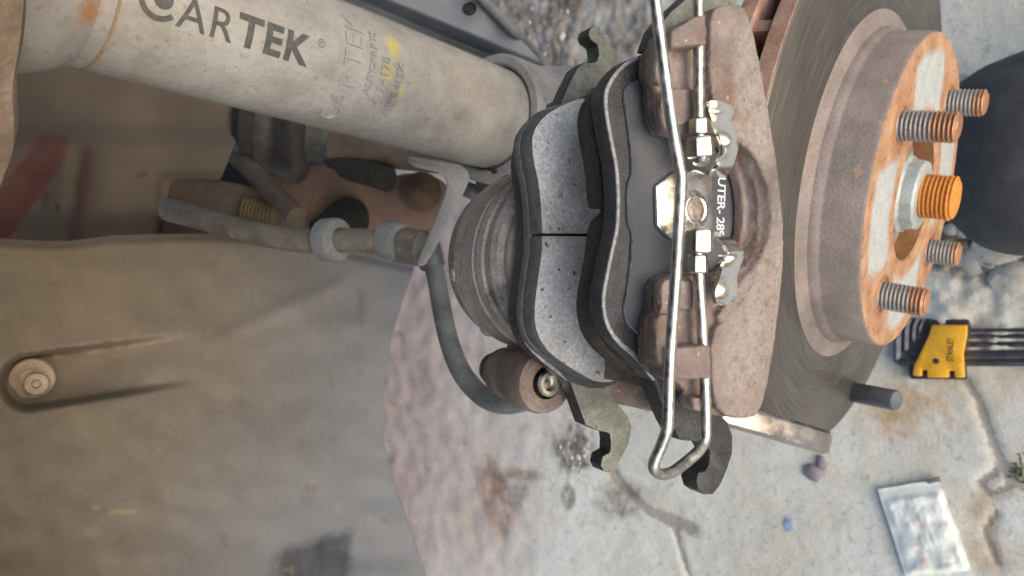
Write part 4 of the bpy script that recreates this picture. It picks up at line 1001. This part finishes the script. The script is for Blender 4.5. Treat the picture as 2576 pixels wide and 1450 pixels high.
# ------------------------------------------------------------------ rotor and hub
RX, RY, RZ = V((.668, .301, -.681)).normalized(), V((-.071, .936, .344)).normalized(), V((.741, -.182, .647)).normalized()
RC = V((177.4, 40.8, -319.6))
RF = Frame(RC, RX, RY, RZ)
rotor = thing('brake_rotor', 'vented brake disc with turned grey face and rusty hat', 'brake disc', RF)
def rl(mb, prof, n=128): mb.lathe(RC, RZ, prof, n, RX); return mb
part('outboard_plate', rl(MB(), [(-21.7, 74), (-21.7, 120.2), (-22.4, 121), (-28.4, 121), (-29, 120.4), (-29, 74)], 160), M['rotor_face'], rotor, sharp=50)
part('outer_rim', rl(MB(), [(-22.3, 121.0), (-22.5, 121.25), (-28.3, 121.25), (-28.5, 121.0)], 160), M['rotor_rim'], rotor)
part('inboard_plate', rl(MB(), [(-36, 74), (-36, 120.2), (-36.6, 121), (-42.4, 121), (-43, 120.2), (-43, 74)], 160), M['rotor_rim'], rotor, sharp=50)
vn = MB()
for k in range(36):
    a = 2 * math.pi * k / 36; rd = RX * math.cos(a) + RY * math.sin(a); tg = RZ.cross(rd)
    vn.box(RC + RZ * -32.5 + rd * 98, rd * 21, tg * 2.2, RZ * 3.7)
part('cooling_vanes', vn, M['rotor_rim'], rotor)
part('hat', rl(MB(), [(-.35, 67.6), (-1.4, 68.4), (-15, 68.8), (-16.2, 69.4), (-17, 70.4), (-19.5, 71), (-21.0, 73.4), (-21.45, 77.5), (-21.7, 78)]), M['hat'], rotor)
part('mounting_face', rl(MB(), [(-.9, 29.2), (0, 30.2), (0, 66.8), (-.35, 67.6)]), M['hat_face'], rotor)
part('bore', rl(MB(), [(-.9, 29.2), (-9, 29.2)]), M['bore'], rotor)
hub = thing('wheel_hub', 'rusty wheel hub with four threaded studs and an orange rusted axle end', 'hub', RF)
part('hub_flange', rl(MB(), [(-9.2, 60), (-9.2, 27), (-10.5, 25.5), (-14, 24), (-15, 17), (-15, 0)]), M['hub_steel'], hub)
mb = MB(); mb.lathe(RC, RZ, [(-15, 20), (-4, 17.5), (-2.6, 16), (2.2, 15.4), (3.0, 14), (3.0, 9.5)], 12, RX); part('axle_nut', mb, M['zinc_pale'], hub, bevel=.3, sharp=25)
def thread(o, ax, r, h0, h1, pitch, x):
    """bolt end with a helical thread"""
    z = ax.normalized(); x = (x - z * x.dot(z)).normalized(); y = z.cross(x); n = 40; vs = []; fs = []; us = []
    rows = int((h1 - h0) / pitch * 7); tip = 1.3
    for i in range(rows + 1):
        h = h0 + (h1 - h0) * i / rows
        for k in range(n):
            a = 2 * math.pi * k / n; w = (h / pitch - k / n) % 1.0
            g = abs(w - .5) * 2                                     # 0 at the crest, 1 in the groove
            rr = r - pitch * .5 * max(0, g - .25) / .75
            nk = noise.noise(V((h * .35, a * 2, r))) * .12
            rr = rr + nk - max(0, (h - (h1 - tip)) / tip) ** 1.5 * 1.5
            vs.append(o + z * h + (x * math.cos(a) + y * math.sin(a)) * rr); us.append((h * .01, a * .25))
    for i in range(rows):
        for k in range(n): fs.append([i * n + k, i * n + (k + 1) % n, (i + 1) * n + (k + 1) % n, (i + 1) * n + k])
    fs.append([rows * n + k for k in range(n)])
    mb = MB(); mb.add(vs, fs, us); return mb
part('axle_end', thread(RC, RZ, 9.6, 2, 15.8, 1.7, RX), M['orange_rust'], hub, sharp=60)
for ang, L in ((45, 15.2), (135, 20.2), (225, 17.6), (315, 13.6)):
    t = math.radians(ang); o = RC + (RX * math.cos(t) + RY * math.sin(t)) * 50
    part('wheel_stud', thread(o, RZ, 6.0, -6, L, 1.6, RX), M['stud'], hub, sharp=60)
    mb = MB(); mb.lathe(o, RZ, [(.02, 9.0), (.5, 8.4), (.5, 7.4), (-.2, 6.6), (-.2, 6)], 32, RX); part('stud_hole_rim', mb, M['bore'], hub)

# ------------------------------------------------------------------ bar, pin
bf = Frame(D(1960, 1090, 262))
bar = thing('steel_bar', 'worn flat steel bar sticking out below the caliper', 'bar', bf)
A, B = D(1730, 1010, 245), D(2076, 1112, 268); ax = (B - A).normalized(); n = (V((.1, .15, 1)) - ax * V((.1, .15, 1)).dot(ax)).normalized(); s_ = ax.cross(n)
sec = [(-4.2, 1.6), (-2.8, 2.6), (3.6, 2.6), (4.6, 1.2), (4.6, -2), (-4.2, -2)]
f = [A + s_ * u + n * w for u, w in sec]; b = [B + s_ * u + n * w for u, w in sec]
mb = MB(); mb.prism(f, b); part('bar_body', mb, M['bar'], bar, bevel=.5)
mb = MB(); mb.box(B + ax * .6 - n * .2, ax * .8, s_ * 4.0, n * 2.0); part('bar_end', mb, M['bar'], bar, bevel=.5)
pf = Frame(D(2190, 1000, 372))
A, B = D(2110, 980, 392), D(2256, 1008, 362)
mb = MB(); mb.tube([A, A.lerp(B, .5), B - (B - A).normalized() * 1, B], [5.2, 5.2, 5.2, 4.6], 24)
solo('dark_pin', mb, M['dark_steel'], 'short dark steel pin sticking out past the lower rotor edge', 'pin', pf)

# ------------------------------------------------------------------ hex keys in their holder on the pavement
hk = Frame(G(2370, 880))
holder = thing('hex_key_holder', 'yellow and black plastic hex key holder lying on the concrete', 'key holder', hk)
def gslab(px, h0, h1):
    return [G(x, y, h1) for x, y in px], [G(x, y, h1) - ZW * (h1 - h0) for x, y in px]
yp = [(2344, 818), (2432, 818), (2431, 845), (2422, 890), (2425, 951), (2402, 951), (2400, 933), (2386, 933), (2386, 951), (2332, 951), (2332, 931), (2319, 931), (2318, 948), (2296, 945), (2298, 924), (2336, 845)]
f, b = gslab(yp, 9, 15); mb = MB(); mb.prism(f, b); ys = part('yellow_shell', mb, M['yellow'], holder, bevel=1.2)
bpx = [(2330, 804), (2436, 804), (2440, 830), (2426, 890), (2430, 956), (2290, 954), (2284, 930)]
f, b = gslab(bpx, 1, 8.8); mb = MB(); mb.prism(f, b); part('black_shell', mb, M['black_plastic'], holder, bevel=1)
o = G(2391, 880, 15.1); gx_ = (G(2391, 800, 15.1) - o).normalized(); gy_ = (G(2300, 880, 15.1) - o).normalized()
vs_, fs_ = text_mesh('STANLEY', 6.4, .12, .03, 1.0, 9); mb = MB(); mb.add([o + gx_ * p.x * .72 + gy_ * p.y + ZW * p.z for p in vs_], fs_); part('lettering', mb, M['black_plastic'], ys)
mb = MB(); mb.lathe(G(2355, 909, 14.9), ZW, [(0, 0), (.4, 2.4), (.5, 0)], 16); part('rivet', mb, M['black_plastic'], ys)
keyd = [(832, 2330, 3.0, 'thinnest topmost hex key'), (847, 2314, 3.6, 'second hex key from the top'), (867, 2298, 4.4, 'middle hex key'), (890, 2279, 5.4, 'second thickest hex key'), (912, 2258, 6.4, 'thickest lowest hex key')]
for i, (y, xc, dia, lab) in enumerate(keyd):
    h = 6
    pts = [G(2700, y - 1, h), G(xc + 40, y, h), G(xc + 14, y - 1, h), G(xc + 4, y - 5, h), G(xc, y - 14, h), G(xc + 2, min(y - 24, 822), h), G(xc + 10, 806 - i * 2, h)]
    mb = MB(); mb.tube(spline(pts, 5), dia * .55, 6)
    solo('hex_key', mb, M['key_steel'], lab + ' of the set in the yellow holder', 'hex key', Frame(G(xc, y)), sharp=25, group='hex keys in the yellow holder')

# ------------------------------------------------------------------ sachet on the pavement
skf = Frame(G(2330, 1330))
sach = thing('sachet', 'white plastic sachet with faint print lying on the concrete', 'sachet', skf)
c00, c10, c01, c11 = (2208, 1232), (2362, 1206), (2282, 1462), (2452, 1452)
mb = MB(); vs_ = []; us = []; fs_ = []; n_s, n_t = 36, 60
for side in (1, -1):
    for j in range(n_t + 1):
        for i in range(n_s + 1):
            s, t = i / n_s, j / n_t
            x = (c00[0] * (1 - s) + c10[0] * s) * (1 - t) + (c01[0] * (1 - s) + c11[0] * s) * t
            y = (c00[1] * (1 - s) + c10[1] * s) * (1 - t) + (c01[1] * (1 - s) + c11[1] * s) * t
            crimp = sm(.10, .16, t) * (1 - sm(.90, .95, t)) * sm(0, .12, s) * (1 - sm(.88, 1, s))
            hh = 3.2 * crimp * math.sin(math.pi * s) ** .5 + (1.6 * noise.noise(V((s * 5, t * 7, 3))) + .8 * abs(noise.noise(V((s * 11, t * 13, 1))))) * (.35 + crimp)
            if t < .13 or t > .92: hh += .35 * math.sin(t * 330)
            e = 5 * noise.noise(V((s * 3, t * 3, 8)))
            vs_.append(G(x + e, y + e * .5, 4 + (hh if side == 1 else -hh * .5 - .4))); us.append((s, t))
n1 = (n_s + 1) * (n_t + 1)
for sd_ in range(2):
    for j in range(n_t):
        for i in range(n_s):
            q = [j * (n_s + 1) + i, j * (n_s + 1) + i + 1, (j + 1) * (n_s + 1) + i + 1, (j + 1) * (n_s + 1) + i]
            fs_.append([v + sd_ * n1 for v in (q if sd_ else q[::-1])])
mb.add(vs_, fs_, us); part('pouch', mb, M['sachet'], sach, sharp=80, merge=False)
mb = MB(); f, b = gslab([(2330, 1207), (2362, 1201), (2366, 1212), (2334, 1218)], 3, 6.5); mb.prism(f, b); part('torn_tab', mb, M['grommet'], sach, bevel=.3)

# ------------------------------------------------------------------ knee at the right edge
kn = [D(2630, 380, 455) + V((0, 0, 0)), ]
kc = D(2632, 385, 460)
mb = MB(); segs = 40
dirv = (V((1, .10, .42))).normalized()
prof = []
for k in range(15):
    t = math.pi / 2 * k / 14; prof.append((-62 * math.cos(t), 66 * math.sin(t) ** .9))
prof += [(40, 68), (90, 72), (150, 78), (220, 84)]
mb.lathe(kc, dirv, prof, segs)
knee = solo('person', mb, M['cloth'], 'bent knee in dark grey trousers at the right edge behind the studs', 'person', Frame(kc))
for v in knee.data.vertices:
    p = v.co * 1000
    v.co += v.co.normalized() * .001 * (9 * noise.noise(p * .013) + 4 * abs(noise.noise(V((p.x * .05, p.y * .02, p.z * .05)))) + 1.5 * noise.noise(p * .07))
